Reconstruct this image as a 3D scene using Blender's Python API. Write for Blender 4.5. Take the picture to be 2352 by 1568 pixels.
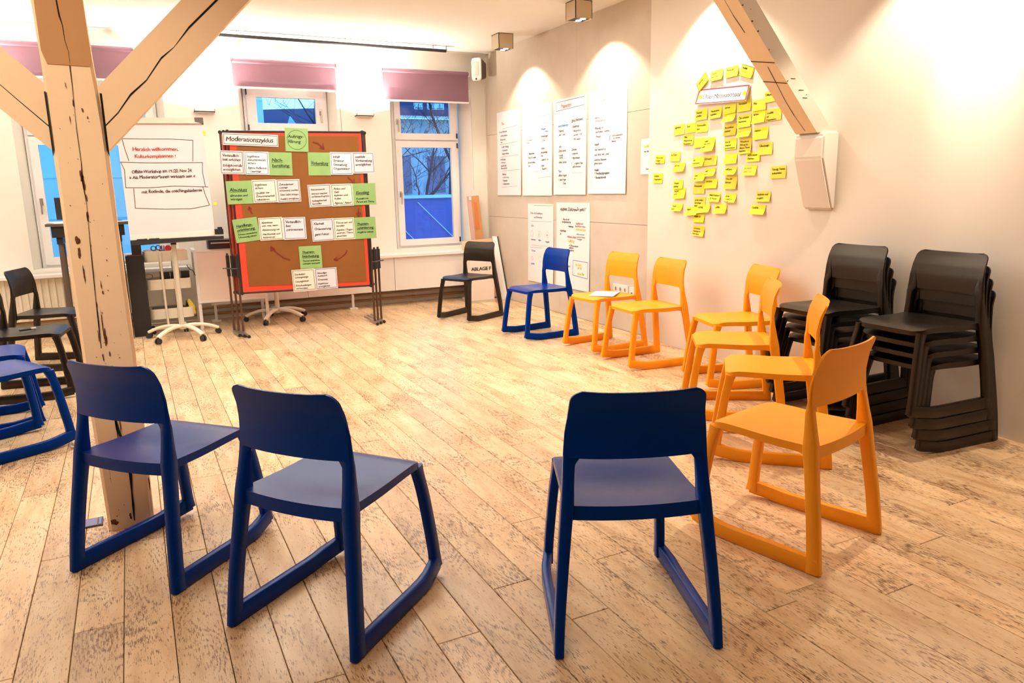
import bpy, bmesh, math, random
from mathutils import Vector, Matrix
for _o in list(bpy.data.objects): bpy.data.objects.remove(_o)
S = bpy.context.scene
COL = S.collection
random.seed(7)

# ---------------------------------------------------------------- camera
FPX, YAW, PITCH, ROLL, CAMH = 1703.98, .466810, .204135, -.019290, 1.34611
def cam_axes():
    cy, sy, cp, sp = math.cos(YAW), math.sin(YAW), math.cos(PITCH), math.sin(PITCH)
    f = Vector((sy*cp, cy*cp, -sp)); r = Vector((cy, -sy, 0)); u = r.cross(f)
    cr, sr = math.cos(ROLL), math.sin(ROLL)
    return f, cr*r + sr*u, -sr*r + cr*u
F_, R_, U_ = cam_axes()
EYE = Vector((0, 0, CAMH))
cd = bpy.data.cameras.new('camera'); cam = bpy.data.objects.new('camera', cd); COL.objects.link(cam)
cd.sensor_width = 36; cd.lens = FPX/2352*36; cd.clip_start = .05; cd.clip_end = 300
m = Matrix((R_, U_, -F_)).transposed().to_4x4(); m.translation = EYE; cam.matrix_world = m
S.camera = cam
def ray(px, py): return F_ + R_*((px-1176)/FPX) - U_*((py-784)/FPX)
def at(px, py, ax, v):           # the point of the plane axis ax = v that a survey pixel of the photograph sees
    d = ray(px, py); return EYE + d*((v-EYE[ax])/d[ax])

# ---------------------------------------------------------------- world, view
S.view_settings.view_transform = 'Standard'; S.view_settings.look = 'None'
S.view_settings.exposure = 0.40; S.view_settings.gamma = 1; S.view_settings.use_curve_mapping = False
W = bpy.data.worlds.new('dusk_sky'); S.world = W; W.use_nodes = True
nt = W.node_tree; bg = nt.nodes['Background']
tc = nt.nodes.new('ShaderNodeTexCoord'); sep = nt.nodes.new('ShaderNodeSeparateXYZ'); cr = nt.nodes.new('ShaderNodeValToRGB')
nt.links.new(tc.outputs['Generated'], sep.inputs[0]); nt.links.new(sep.outputs['Z'], cr.inputs[0]); nt.links.new(cr.outputs[0], bg.inputs[0])
cr.color_ramp.elements[0].position = 0.0; cr.color_ramp.elements[0].color = (.26, .76, 1.0, 1)
cr.color_ramp.elements[1].position = .6; cr.color_ramp.elements[1].color = (.06, .32, .95, 1)
bg.inputs[1].default_value = 2.1

def area(name, loc, rot, sx, sy, power, color, spread=180):
    l = bpy.data.lights.new(name, 'AREA'); l.shape = 'RECTANGLE'; l.size = sx; l.size_y = sy; l.energy = power; l.color = color
    l.spread = math.radians(spread)
    o = bpy.data.objects.new(name, l); o.location = loc; o.rotation_euler = rot; COL.objects.link(o); return o
# unseen fill lights added under the ceiling to lift the room's ambient light
WARM = (1, .84, .66); SOFT = (1, .92, .80)
area('fill_light_middle', (1.4, 5.6, 2.90), (0, 0, 0), 2.6, 2.6, 88, SOFT)
area('fill_light_near', (-.9, 1.0, 2.90), (0, 0, 0), 1.4, 1.4, 16, WARM)
_l = bpy.data.lights.new('post_fill_spot', 'SPOT'); _l.energy = 150; _l.color = WARM; _l.spot_size = math.radians(40); _l.spot_blend = .8; _l.shadow_soft_size = .05  # added spot without a fixture, brightens the front of the post
_o = bpy.data.objects.new('post_fill_spot', _l); _o.location = (-1.5, 1.2, 2.7); _o.rotation_euler = (Vector((-.1, 3.3, 1.45)) - Vector((-1.5, 1.2, 2.7))).to_track_quat('-Z', 'Y').to_euler(); COL.objects.link(_o)
area('fill_light_left', (-1.8, 5.5, 2.90), (0, 0, 0), 1.6, 3.0, 60, SOFT)

# ---------------------------------------------------------------- materials
def new_mat(name):
    m = bpy.data.materials.new(name); m.use_nodes = True
    return m, m.node_tree, m.node_tree.nodes['Principled BSDF']
def N(nt, t, **kw):
    n = nt.nodes.new(t)
    for k, v in kw.items():
        if k in n.inputs: n.inputs[k].default_value = v
        else: setattr(n, k, v)
    return n
def ramp(nt, fac, stops):
    c = nt.nodes.new('ShaderNodeValToRGB'); nt.links.new(fac, c.inputs[0]); e = c.color_ramp.elements
    while len(e) < len(stops): e.new(.5)
    for x, (p, col) in zip(e, stops): x.position = p; x.color = (*col, 1)
    return c.outputs[0]
def plain(name, col, rough=.6, metal=0, spec=.5, var=.06, scale=6, bump=0, bscale=80, coat=0, tint=None):
    
    m, nt, b = new_mat(name)
    tc = N(nt, 'ShaderNodeTexCoord'); n = N(nt, 'ShaderNodeTexNoise', Scale=scale, Detail=4.0)
    nt.links.new(tc.outputs['Object'], n.inputs['Vector'])
    a = tuple(max(0, c*(1-var)) for c in col); z = tuple(min(1, c*(1+var)) for c in col)
    nt.links.new(ramp(nt, n.outputs[0], [(.3, a), (.7, z)]), b.inputs['Base Color'])
    b.inputs['Roughness'].default_value = rough; b.inputs['Metallic'].default_value = metal
    b.inputs['Specular IOR Level'].default_value = spec; b.inputs['Coat Weight'].default_value = coat
    if tint: b.inputs['Specular Tint'].default_value = (*tint, 1)
    if bump:
        n2 = N(nt, 'ShaderNodeTexNoise', Scale=float(bscale), Detail=3.0); nt.links.new(tc.outputs['Object'], n2.inputs['Vector'])
        bp = N(nt, 'ShaderNodeBump', Strength=bump, Distance=.002); nt.links.new(n2.outputs[0], bp.inputs['Height']); nt.links.new(bp.outputs[0], b.inputs['Normal'])
    return m
def emis(name, col, strength):
    m, nt, b = new_mat(name); b.inputs['Base Color'].default_value = (*col, 1)
    b.inputs['Emission Color'].default_value = (*col, 1); b.inputs['Emission Strength'].default_value = strength; return m
def speckled(name, base, dark, light, amount=.62, scale=26, rough=.9, bump=.25):
    m, nt, b = new_mat(name); tc = N(nt, 'ShaderNodeTexCoord')
    n1 = N(nt, 'ShaderNodeTexNoise', Scale=1.6, Detail=6.0, Roughness=.6); n2 = N(nt, 'ShaderNodeTexNoise', Scale=float(scale), Detail=6.0, Roughness=.7)
    for n in (n1, n2): nt.links.new(tc.outputs['Object'], n.inputs['Vector'])
    c1 = ramp(nt, n1.outputs[0], [(.3, base), (.7, light)]); f2 = ramp(nt, n2.outputs[0], [(amount, (0, 0, 0)), (amount+.08, (1, 1, 1))])
    mx = N(nt, 'ShaderNodeMix', data_type='RGBA'); nt.links.new(f2, mx.inputs[0]); nt.links.new(c1, mx.inputs[6]); mx.inputs[7].default_value = (*dark, 1)
    nt.links.new(mx.outputs[2], b.inputs['Base Color']); b.inputs['Roughness'].default_value = rough
    bp = N(nt, 'ShaderNodeBump', Strength=bump, Distance=.004); nt.links.new(n2.outputs[0], bp.inputs['Height']); nt.links.new(bp.outputs[0], b.inputs['Normal'])
    return m
def wood_floor():
    m, nt, b = new_mat('whitewashed_oak'); tc = N(nt, 'ShaderNodeTexCoord'); oi = N(nt, 'ShaderNodeObjectInfo')
    off = N(nt, 'ShaderNodeVectorMath', operation='SCALE'); nt.links.new(oi.outputs['Location'], off.inputs[0]); off.inputs['Scale'].default_value = 3.7
    ad = N(nt, 'ShaderNodeVectorMath', operation='ADD'); nt.links.new(tc.outputs['Object'], ad.inputs[0]); nt.links.new(off.outputs[0], ad.inputs[1])
    def mp(sx, sy):
        k = N(nt, 'ShaderNodeMapping'); nt.links.new(ad.outputs[0], k.inputs[0]); k.inputs['Scale'].default_value = (sx, sy, 1); return k.outputs[0]
    # rings: distorted waves along the plank
    nd = N(nt, 'ShaderNodeTexNoise', Scale=2.2, Detail=2.0); nt.links.new(mp(2.6, .9), nd.inputs['Vector'])
    wv = N(nt, 'ShaderNodeMath', operation='MULTIPLY'); nt.links.new(nd.outputs[0], wv.inputs[0]); wv.inputs[1].default_value = 120
    sn = N(nt, 'ShaderNodeMath', operation='SINE'); nt.links.new(wv.outputs[0], sn.inputs[0])
    # pores: short dark dashes
    n2 = N(nt, 'ShaderNodeTexNoise', Scale=1.0, Detail=5.0, Roughness=.72); nt.links.new(mp(240, 34), n2.inputs['Vector'])
    n3 = N(nt, 'ShaderNodeTexNoise', Scale=1.0, Detail=3.0); nt.links.new(mp(5, 2.4), n3.inputs['Vector'])
    n4 = N(nt, 'ShaderNodeTexNoise', Scale=1.0, Detail=4.0, Roughness=.6); nt.links.new(mp(16, 3.0), n4.inputs['Vector'])
    s1 = N(nt, 'ShaderNodeMath', operation='MULTIPLY_ADD'); nt.links.new(sn.outputs[0], s1.inputs[0]); s1.inputs[1].default_value = .045; nt.links.new(n2.outputs[0], s1.inputs[2])
    s2 = N(nt, 'ShaderNodeMath', operation='MULTIPLY_ADD'); nt.links.new(n3.outputs[0], s2.inputs[0]); s2.inputs[1].default_value = .42; nt.links.new(s1.outputs[0], s2.inputs[2])
    pores = ramp(nt, s2.outputs[0], [(.745, (0, 0, 0)), (.85, (1, 1, 1))])
    base = ramp(nt, n4.outputs[0], [(.28, (.60, .37, .185)), (.5, (.79, .55, .325)), (.72, (.87, .67, .45))])
    hv = N(nt, 'ShaderNodeHueSaturation'); nt.links.new(base, hv.inputs['Color'])
    mr = N(nt, 'ShaderNodeMapRange'); nt.links.new(oi.outputs['Random'], mr.inputs[0]); mr.inputs[3].default_value = .84; mr.inputs[4].default_value = 1.12
    nt.links.new(mr.outputs[0], hv.inputs['Value'])
    mx = N(nt, 'ShaderNodeMix', data_type='RGBA'); nt.links.new(pores, mx.inputs[0]); nt.links.new(hv.outputs[0], mx.inputs[6]); mx.inputs[7].default_value = (.20, .085, .028, 1)
    nt.links.new(mx.outputs[2], b.inputs['Base Color'])
    b.inputs['Roughness'].default_value = .31; b.inputs['Specular IOR Level'].default_value = .5
    bp = N(nt, 'ShaderNodeBump', Strength=.25, Distance=.002); nt.links.new(s1.outputs[0], bp.inputs['Height']); nt.links.new(bp.outputs[0], b.inputs['Normal'])
    return m
def glass_mat():
    m = bpy.data.materials.new('window_glass'); m.use_nodes = True; nt = m.node_tree; nt.nodes.clear()
    o = N(nt, 'ShaderNodeOutputMaterial'); t = N(nt, 'ShaderNodeBsdfTransparent'); g = N(nt, 'ShaderNodeBsdfGlossy', Roughness=.02)
    fr = N(nt, 'ShaderNodeFresnel', IOR=1.45); mx = N(nt, 'ShaderNodeMixShader')
    nt.links.new(fr.outputs[0], mx.inputs[0]); nt.links.new(t.outputs[0], mx.inputs[1]); nt.links.new(g.outputs[0], mx.inputs[2]); nt.links.new(mx.outputs[0], o.inputs[0]); return m
def sheer_mat(name, col, tr=.35):
    m, nt, b = new_mat(name); b.inputs['Base Color'].default_value = (*col, 1); b.inputs['Roughness'].default_value = .9
    o = nt.nodes['Material Output']; t = N(nt, 'ShaderNodeBsdfTransparent'); t.inputs[0].default_value = (.9, .72, .8, 1)
    l = N(nt, 'ShaderNodeBsdfTranslucent'); l.inputs[0].default_value = (*col, 1)
    m1 = N(nt, 'ShaderNodeMixShader', Fac=.35); m2 = N(nt, 'ShaderNodeMixShader', Fac=tr)
    nt.links.new(b.outputs[0], m1.inputs[1]); nt.links.new(l.outputs[0], m1.inputs[2]); nt.links.new(m1.outputs[0], m2.inputs[1]); nt.links.new(t.outputs[0], m2.inputs[2]); nt.links.new(m2.outputs[0], o.inputs[0]); return m
M = dict(
    wall=plain('warm_white_plaster', (.82, .75, .68), .92, var=.02, scale=2, bump=.12, bscale=120),
    wall_unseen=plain('tan_plaster', (.16, .12, .085), .9), wall_back=plain('white_plaster', (.86, .83, .76), .92, var=.02, scale=2, bump=.1, bscale=120),
    ceiling=plain('ceiling_paint', (.86, .83, .77), .95, var=.01),
    concrete=speckled('painted_concrete', (.58, .485, .40), (.42, .31, .22), (.69, .60, .51), .66, 60, .95, .35),
    floor=wood_floor(), gap=plain('dark_gap', (.05, .03, .018), .9),
    post=speckled('painted_timber', (.93, .66, .42), (.60, .34, .15), (.96, .72, .48), .76, 34, .7, .3),
    post_brown=speckled('bare_brown_paint', (.50, .25, .105), (.36, .165, .06), (.56, .30, .13), .7, 70, .85, .3),
    chip=plain('bare_wood_chip', (.13, .035, .008), .95, var=.5, scale=60),
    crack=plain('crack_black', (.012, .008, .006), .95),
    beam_side=speckled('beam_whitewash', (.60, .53, .45), (.34, .22, .14), (.68, .61, .53), .72, 40, .9, .3),
    beam_under=speckled('beam_brown_timber', (.84, .64, .42), (.50, .30, .15), (.90, .72, .50), .72, 30, .85, .4),
    blue=plain('blue_polypropylene', (.0006, .026, .25), .27, spec=.8, tint=(.06, .42, 1), var=.04, bump=.18, bscale=900),
    amber=plain('amber_polypropylene', (.97, .36, .006), .42, spec=.4, var=.03, bump=.18, bscale=900),
    dark=plain('basalt_polypropylene', (.005, .0035, .003), .34, spec=.5, tint=(1, .85, .7), var=.06, bump=.18, bscale=900),
    white=plain('white_lacquer', (.84, .82, .80), .45, var=.01), offwhite=plain('cream_metal', (.80, .73, .60), .45, var=.03),
    pvc=plain('white_window_frame', (.86, .84, .84), .35, var=.01), chrome=plain('brushed_metal', (.55, .52, .48), .3, metal=.9),
    black=plain('matt_black', (.012, .012, .014), .5), black2=plain('black_plastic', (.018, .018, .02), .35), brownmetal=plain('dark_brown_frame', (.09, .035, .016), .4, var=.2),
    paper=plain('white_paper', (.86, .83, .86), .8, var=.01), creampaper=plain('cream_paper', (.85, .74, .66), .8, var=.02),
    pinkpaper=plain('pale_pink_paper', (.74, .63, .65), .8, var=.015), lilacpaper=plain('pale_lilac_paper', (.70, .66, .76), .8, var=.02),
    green=plain('green_card', (.27, .46, .17), .8, var=.05, scale=10), yellow=plain('yellow_note', (.90, .84, .03), .7, var=.03, scale=20),
    yellow2=plain('golden_note', (.88, .70, .05), .7, var=.04, scale=20), ink=plain('black_ink', (.008, .008, .010), .6), redink=plain('red_ink', (.62, .02, .02), .6),
    darkred=plain('dark_red_marker', (.20, .012, .008), .6), purpleink=plain('purple_ink', (.10, .05, .30), .6), blueink=plain('blue_ink', (.05, .35, .75), .6), pinkink=plain('pink_ink', (.85, .25, .35), .6), greyink=plain('grey_ink', (.28, .27, .30), .6),
    coral=plain('coral_board', (.80, .055, .022), .75, var=.06), kraft=speckled('brown_packing_paper', (.21, .072, .012), (.30, .12, .022), (.26, .095, .016), .68, 240, .85, .15),
    cardboard=plain('cardboard', (.58, .28, .12), .85, var=.05), plywood=plain('plywood', (.82, .52, .34), .8, var=.05), pinkpanel=plain('pinkish_board', (.62, .40, .37), .8),
    blind=sheer_mat('mauve_sheer_fabric', (.42, .25, .32), .34), copper=plain('brown_pipe', (.42, .24, .12), .5, var=.08), glass=glass_mat(),
    lamp_housing=plain('sand_metal', (.55, .44, .30), .5, var=.02), lens=emis('lamp_glow', (1, .93, .8), 18), tan=plain('beige_steel', (.62, .56, .46), .45),
    grey=plain('grey_plastic', (.45, .42, .42), .5), floorbox=plain('blueish_steel', (.20, .19, .36), .35, metal=.4), taupe=plain('taupe_table', (.10, .07, .055), .5),
    facade=plain('pale_facade', (.62, .82, .90), .9, var=.07, scale=.6, bump=.4, bscale=3), bluehouse=plain('blue_house', (.10, .16, .30), .9, var=.2, scale=2),
    palehouse=speckled('pale_house_wall', (.34, .44, .55), (.10, .16, .30), (.55, .66, .78), .56, 3, .9, .2), roof=plain('slate_roof', (.022, .035, .10), .8, var=.15),
    bark=plain('dark_bark', (.015, .022, .05), .9), bluewall=plain('blue_garden_wall', (.02, .10, .45), .8, var=.1), snow=plain('pale_gable', (.60, .75, .85), .9), ground=plain('outside_ground', (.10, .13, .18), .9),
    red=plain('red_plastic', (.6, .03, .04), .4), pink=plain('pink_plastic', (.75, .25, .4), .5), orangewood=plain('orange_board', (.62, .20, .06), .7),
)

M['blue'].node_tree.nodes['Principled BSDF'].inputs['IOR'].default_value = 1.27
# ---------------------------------------------------------------- mesh builder
class MB:
    def __init__(s): s.v = []; s.f = []
    def add(s, vs, fs):
        b = len(s.v); s.v += [tuple(x) for x in vs]; s.f += [tuple(i+b for i in q) for q in fs]; return s
    def box(s, c, d, R=None, c2=0):
        hx, hy, hz = d[0]/2, d[1]/2, d[2]/2; vs = []
        for z in (-hz, hz):
            for x, y in ((-hx, -hy), (hx, -hy), (hx, hy), (-hx, hy)):
                p = Vector((x, y, z)); p = R @ p if R else p; vs.append(p + Vector(c))
        return s.add(vs, [(3, 2, 1, 0), (4, 5, 6, 7), (0, 1, 5, 4), (1, 2, 6, 5), (2, 3, 7, 6), (3, 0, 4, 7)])
    def bar(s, a, b, w, h, side=(0, 0, 1)):
        a, b = Vector(a), Vector(b); return s.sweep([a, b], [(w, h)]*2, side, k=0)
    def sweep(s, pts, wh, side=(0, 1, 0), k=.25, cap=True, i0=0, i1=None):
        """rectangular tube with chamfered corners; w along `side`, h across"""
        pts = [Vector(p) for p in pts]; n = len(pts); rings = []
        for i, p in enumerate(pts):
            t = (pts[min(i+1, n-1)] - pts[max(i-1, 0)]).normalized(); sd = Vector(side)
            a = (sd - t*sd.dot(t)).normalized(); b = t.cross(a); w, h = wh[i][0]/2, wh[i][1]/2
            q = min(w, h)*k*2
            if k: loc = [(w-q, h), (w, h-q), (w, -h+q), (w-q, -h), (-w+q, -h), (-w, -h+q), (-w, h-q), (-w+q, h)]
            else: loc = [(w, h), (w, -h), (-w, -h), (-w, h)]
            rings.append([p + a*x + b*y for x, y in loc])
        rings = rings[i0:i1]; n = len(rings); m_ = len(rings[0]); vs = [v for r in rings for v in r]; fs = []
        for i in range(n-1):
            for j in range(m_):
                j2 = (j+1) % m_; fs.append((i*m_+j, i*m_+j2, (i+1)*m_+j2, (i+1)*m_+j))
        if cap: fs += [tuple(range(m_-1, -1, -1)), tuple((n-1)*m_+j for j in range(m_))]
        return s.add(vs, fs)
    def tube(s, pts, r, seg=10, cap=True):
        pts = [Vector(p) for p in pts]; n = len(pts); rs = r if isinstance(r, (list, tuple)) else [r]*n
        t0 = (pts[1]-pts[0]).normalized(); a = t0.orthogonal().normalized(); vs = []; fs = []
        for i, p in enumerate(pts):
            t = (pts[min(i+1, n-1)] - pts[max(i-1, 0)]).normalized(); a = (a - t*a.dot(t)).normalized(); b = t.cross(a)
            for j in range(seg):
                q = 2*math.pi*j/seg; vs.append(p + a*math.cos(q)*rs[i] + b*math.sin(q)*rs[i])
        for i in range(n-1):
            for j in range(seg):
                j2 = (j+1) % seg; fs.append((i*seg+j, i*seg+j2, (i+1)*seg+j2, (i+1)*seg+j))
        if cap: fs += [tuple(range(seg-1, -1, -1)), tuple((n-1)*seg+j for j in range(seg))]
        return s.add(vs, fs)
    def prism(s, poly, d):
        """closed polygon of points extruded by vector d"""
        n = len(poly); P = [Vector(p) for p in poly]; d = Vector(d); vs = P + [p+d for p in P]
        fs = [tuple(range(n-1, -1, -1)), tuple(range(n, 2*n))] + [(i, (i+1) % n, n+(i+1) % n, n+i) for i in range(n)]
        return s.add(vs, fs)
    def grid(s, fn, nu, nv, th):
        """closed sheet: fn(u,v)->(point, normal), thickness th (number or fn)"""
        top = []; bot = []
        for i in range(nu+1):
            for j in range(nv+1):
                p, nn, t = fn(i/nu, j/nv); p = Vector(p); nn = Vector(nn); top.append(p); bot.append(p - nn*(t if t is not None else th))
        w = nv+1; K = len(top); fs = []
        for i in range(nu):
            for j in range(nv):
                a, b, c, d = i*w+j, (i+1)*w+j, (i+1)*w+j+1, i*w+j+1; fs.append((a, b, c, d)); fs.append((K+a, K+d, K+c, K+b))
        rim = [i*w for i in range(nu+1)] + [nu*w+j for j in range(1, nv+1)] + [i*w+nv for i in range(nu-1, -1, -1)] + [j for j in range(nv-1, 0, -1)]
        for a, b in zip(rim, rim[1:]+rim[:1]): fs.append((a, K+a, K+b, b))
        return s.add(top+bot, fs)
    def build(s, name, mat, parent=None, smooth=False, loc=None):
        me = bpy.data.meshes.new(name); me.from_pydata(s.v, [], s.f); me.validate()
        bm = bmesh.new(); bm.from_mesh(me); bmesh.ops.recalc_face_normals(bm, faces=bm.faces); bm.to_mesh(me); bm.free()
        mats = mat if isinstance(mat, (list, tuple)) else [mat]
        for q in mats: me.materials.append(q)
        if smooth:
            for p in me.polygons: p.use_smooth = True
            try: me.set_sharp_from_angle(angle=math.radians(52))
            except Exception: pass
        o = bpy.data.objects.new(name, me); COL.objects.link(o)
        if parent: o.parent = parent
        return o
def origin_to(o, p):
    p = Vector(p); o.data.transform(Matrix.Translation(-p)); o.location = p; return o
def tag(o, label=None, cat=None, group=None, kind=None):
    if label: o['label'] = label
    if cat: o['category'] = cat
    if group: o['group'] = group
    if kind: o['kind'] = kind
    return o
def thing(name, label, cat, loc=(0, 0, 0), rz=0, group=None):
    o = bpy.data.objects.new(name, None); o.empty_display_size = .05; o.location = loc; o.rotation_euler = (0, 0, rz); COL.objects.link(o)
    return tag(o, label, cat, group)
def kids(o): return [c for c in o.children]
def dup(root, loc, rz, label, group=None, name=None):
    r = root.copy(); r.name = name or root.name.split('.')[0]; r.location = loc; r.rotation_euler = (0, 0, rz); COL.objects.link(r)
    tag(r, label, group=group)
    for ch in list(root.children):
        c = ch.copy(); c.parent = r; COL.objects.link(c)
        for g in ch.children:
            d = g.copy(); d.parent = c; COL.objects.link(d)
    return r

# ---------------------------------------------------------------- writing on surfaces
_tc = {}
def glyphs(body, bold=0.0, shear=.18):
    k = (body, bold, shear)
    if k not in _tc:
        cu = bpy.data.curves.new('t', 'FONT'); cu.body = body; cu.size = 1; cu.resolution_u = 2; cu.shear = shear; cu.fill_mode = 'FRONT'; cu.space_character = .93
        ob = bpy.data.objects.new('t', cu); me = ob.to_mesh()
        ph = sum(map(ord, body)) * .37           # uneven baseline and letter height of handwriting
        hw = shear > .05
        V0 = [(v.co.x + (.018*math.sin(v.co.y*7+v.co.x*2.3+ph) if hw else 0), v.co.y*(1+.10*math.sin(v.co.x*2.1+ph)*hw) + .030*math.sin(v.co.x*1.3+ph)*hw) for v in me.vertices]; F0 = [tuple(p.vertices) for p in me.polygons]
        sh_ = [(0, 0)] if bold < .006 else [(-bold*.8, 0), (bold*.8, 0), (0, bold*.8)]
        _tc[k] = ([(x+a, y+b) for a, b in sh_ for x, y in V0], [tuple(i+j*len(V0) for i in f) for j in range(len(sh_)) for f in F0])
        ob.to_mesh_clear(); bpy.data.objects.remove(ob); bpy.data.curves.remove(cu)
    return _tc[k]
class Sheet:
    """paper on a plane: o = centre, U right, V up, N out; local a,b measured from the centre; curl lifts the lower edge"""
    def __init__(s, o, U, V, Nn, w, h, rot=0, curl=0, lift=.0012):
        s.o = Vector(o); U, V = Vector(U), Vector(V); c, q = math.cos(rot), math.sin(rot)
        s.U = U*c + V*q; s.V = V*c - U*q; s.N = Vector(Nn); s.w = w; s.h = h; s.curl = curl; s.lift = lift
    def p(s, a, b, e=0):
        t = max(0, (s.h/2-b)/s.h); return s.o + s.U*a + s.V*(b + s.curl*.35*t*t) + s.N*(s.lift + s.curl*t**1.8 + e)
    def mesh(s, name, mat, parent=None, th=.0008):
        def fn(u, v): return s.p((u-.5)*s.w, (.5-v)*s.h), s.N, None
        o = MB().grid(fn, 2, 6 if s.curl else 1, th).build(name, mat, parent, smooth=bool(s.curl))
        return o
    def text(s, mb, body, a, b, size, bold=.012, shear=.18, e=.0009, fit=None, slope=0):
        vs, fs = glyphs(body, bold, shear)
        if not vs: return
        sx = size
        if fit:
            L = max(v[0] for v in vs) or 1; sx = min(fit/L, size*1.35) if fit < L*size else fit/L if fit/L < size*1.35 else size*1.35
        mb.add([s.p(a+x*sx, b+y*size+slope*x*sx, e) for x, y in vs], fs)
    def line(s, mb, pts, w=.003, e=.0009):
        for (a, b), (c, d) in zip(pts, pts[1:]):
            L = math.hypot(c-a, d-b) or 1; nx, ny = -(d-b)/L*w/2, (c-a)/L*w/2; ex, ey = (c-a)/L*w*.3, (d-b)/L*w*.3
            mb.add([s.p(a+nx-ex, b+ny-ey, e), s.p(c+nx+ex, d+ny+ey, e), s.p(c-nx+ex, d-ny+ey, e), s.p(a-nx-ex, b-ny-ey, e)], [(0, 1, 2, 3)])
    def border(s, mb, m_=.008, w=.003, jit=.002):
        a, b = s.w/2-m_, s.h/2-m_; J = lambda: random.uniform(-jit, jit)
        P = [(-a+J(), b+J()), (a+J(), b+J()), (a+J(), -b+J()), (-a+J(), -b+J())]; s.line(mb, P+[P[0]], w)
# ================================================================ ROOM SHELL
YB, XN, XF, JOG, CEIL = 8.66, 3.995, 4.07, 5.27, 2.935
XL, YF = -3.6, -2.2
# floor: slab, then boards laid along the right wall
fl = MB().box(((XL+4.3)/2, (YF+9.0)/2, -.06), (4.3-XL, 9.0-YF, .09)).build('floor', M['gap']); tag(fl, kind='structure')
BW = .1412; cols = range(-22, 20); fixed = {0: [2.53], -1: [1.823], 1: [2.11], -2: [2.107], -4: [1.905], -3: [1.42]}
cnt = 0
for k in cols:
    x1 = 1.395 + BW*k; x0 = x1 - BW
    if x0 > 4.07: continue
    x1c = min(x1, 4.068)
    ys = [.55]; y = .55 + random.uniform(.5, 1.5)
    if k in fixed: y = fixed[k][0]
    elif k < -12 or k > 14: y = .55 + random.uniform(1.2, 2.2)
    while y < YB-.35: ys.append(y); y += random.uniform(1.35, 2.0)
    ys.append(YB)
    for a, b in zip(ys, ys[1:]):
        g = .0011; c = .0016; X0, X1, Y0, Y1 = x0+g, x1c-g, a+g, b-g; z = random.uniform(-.0006, .0004)
        mb = MB().add([(X0, Y0, -.012), (X1, Y0, -.012), (X1, Y1, -.012), (X0, Y1, -.012), (X0, Y0, z-c), (X1, Y0, z-c), (X1, Y1, z-c), (X0, Y1, z-c),
                       (X0+c, Y0+c, z), (X1-c, Y0+c, z), (X1-c, Y1-c, z), (X0+c, Y1-c, z)],
                      [(0, 1, 5, 4), (1, 2, 6, 5), (2, 3, 7, 6), (3, 0, 4, 7), (4, 5, 9, 8), (5, 6, 10, 9), (6, 7, 11, 10), (7, 4, 8, 11), (8, 9, 10, 11)])
        o = mb.build('plank', M['floor'], fl); origin_to(o, ((X0+X1)/2, (Y0+Y1)/2, 0)); cnt += 1
# the boards that go on behind the photographer and under the far left, out of view
MB().box((0.2, -.84, -.007), (7.6, 2.76, .013)).build('far_boards', M['floor'], fl)
MB().box((-2.7, 4.6, -.007), (1.76, 8.1, .013)).build('far_boards', M['floor'], fl)
ce = MB().box(((XL+4.3)/2, (YF+9.0)/2, CEIL+.05), (4.3-XL, 9.0-YF, .1)).build('ceiling', M['ceiling']); tag(ce, kind='structure')
wl = MB().box((XL-.05, (YF+YB)/2, 1.46), (.1, YB-YF, 2.95)).build('wall_left', M['wall']); tag(wl, kind='structure')
wf = MB().box(((XL+4)/2, YF-.05, 1.46), (4.2-XL, .1, 2.95)).build('wall_front', M['wall_unseen']); tag(wf, kind='structure')
wr = MB().box((XN+.15, (YF+JOG)/2, 1.46), (.3, JOG-YF, 2.95)).build('wall_right', M['wall']); tag(wr, kind='structure')
wc = thing('wall_right_far', None, None); tag(wc, kind='structure')
# far right wall: cast panels, their joints recessed
for (y0, y1, z0, z1) in ((JOG, 6.9, 0, .9982), (6.9, YB+.02, 0, .9982), (JOG, 7.2, 1.0, 1.9862), (7.2, YB+.02, 1.0, 1.9862), (JOG, 6.55, 1.988, CEIL), (6.55, YB+.02, 1.988, CEIL)):
    q = MB(); e = .0015; q.box((XF+.1, (y0+y1)/2, (z0+z1)/2), (.2, y1-y0-e, z1-z0-e)); o = q.build('wall_panel', M['concrete'], wc)
MB().box((XF+.12, (JOG+YB)/2, CEIL/2), (.2, YB-JOG, CEIL)).build('joint_filler', M['concrete'], wc)
# back wall with three deep splayed window openings
OPEN = {1: (-.905, .43), 2: (1.165, 2.21), 3: (2.835, 3.86)}   # openings at the face of the wall
ZO, ZT = .64, 2.52
wb = thing('wall_back', None, None); tag(wb, kind='structure')
q = MB(); xs = [XL] + [v for k in (1, 2, 3) for v in OPEN[k]] + [4.3]
for i in range(0, 8, 2): q.box(((xs[i]+xs[i+1])/2, YB+.2, CEIL/2), (xs[i+1]-xs[i], .4, CEIL))
for k in (1, 2, 3):
    a, b = OPEN[k]; q.box(((a+b)/2, YB+.2, ZO/2), (b-a, .4, ZO)); q.box(((a+b)/2, YB+.2, (ZT+CEIL)/2), (b-a, .4, CEIL-ZT))
q.build('wall_face', M['wall_back'], wb)
q = MB()
for k in (1, 2, 3):                                   # splayed reveals, wedges inside each opening
    a, b = OPEN[k]
    for x, s in ((a, 1), (b, -1)): q.prism([(x, YB, ZO), (x+s*.07, YB+.22, ZO), (x+s*.07, YB+.3, ZO), (x, YB+.3, ZO)], (0, 0, ZT-ZO))
q.build('reveal', M['wall_back'], wb)
YW = YB + .20                                          # plane of the window frames
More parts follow.
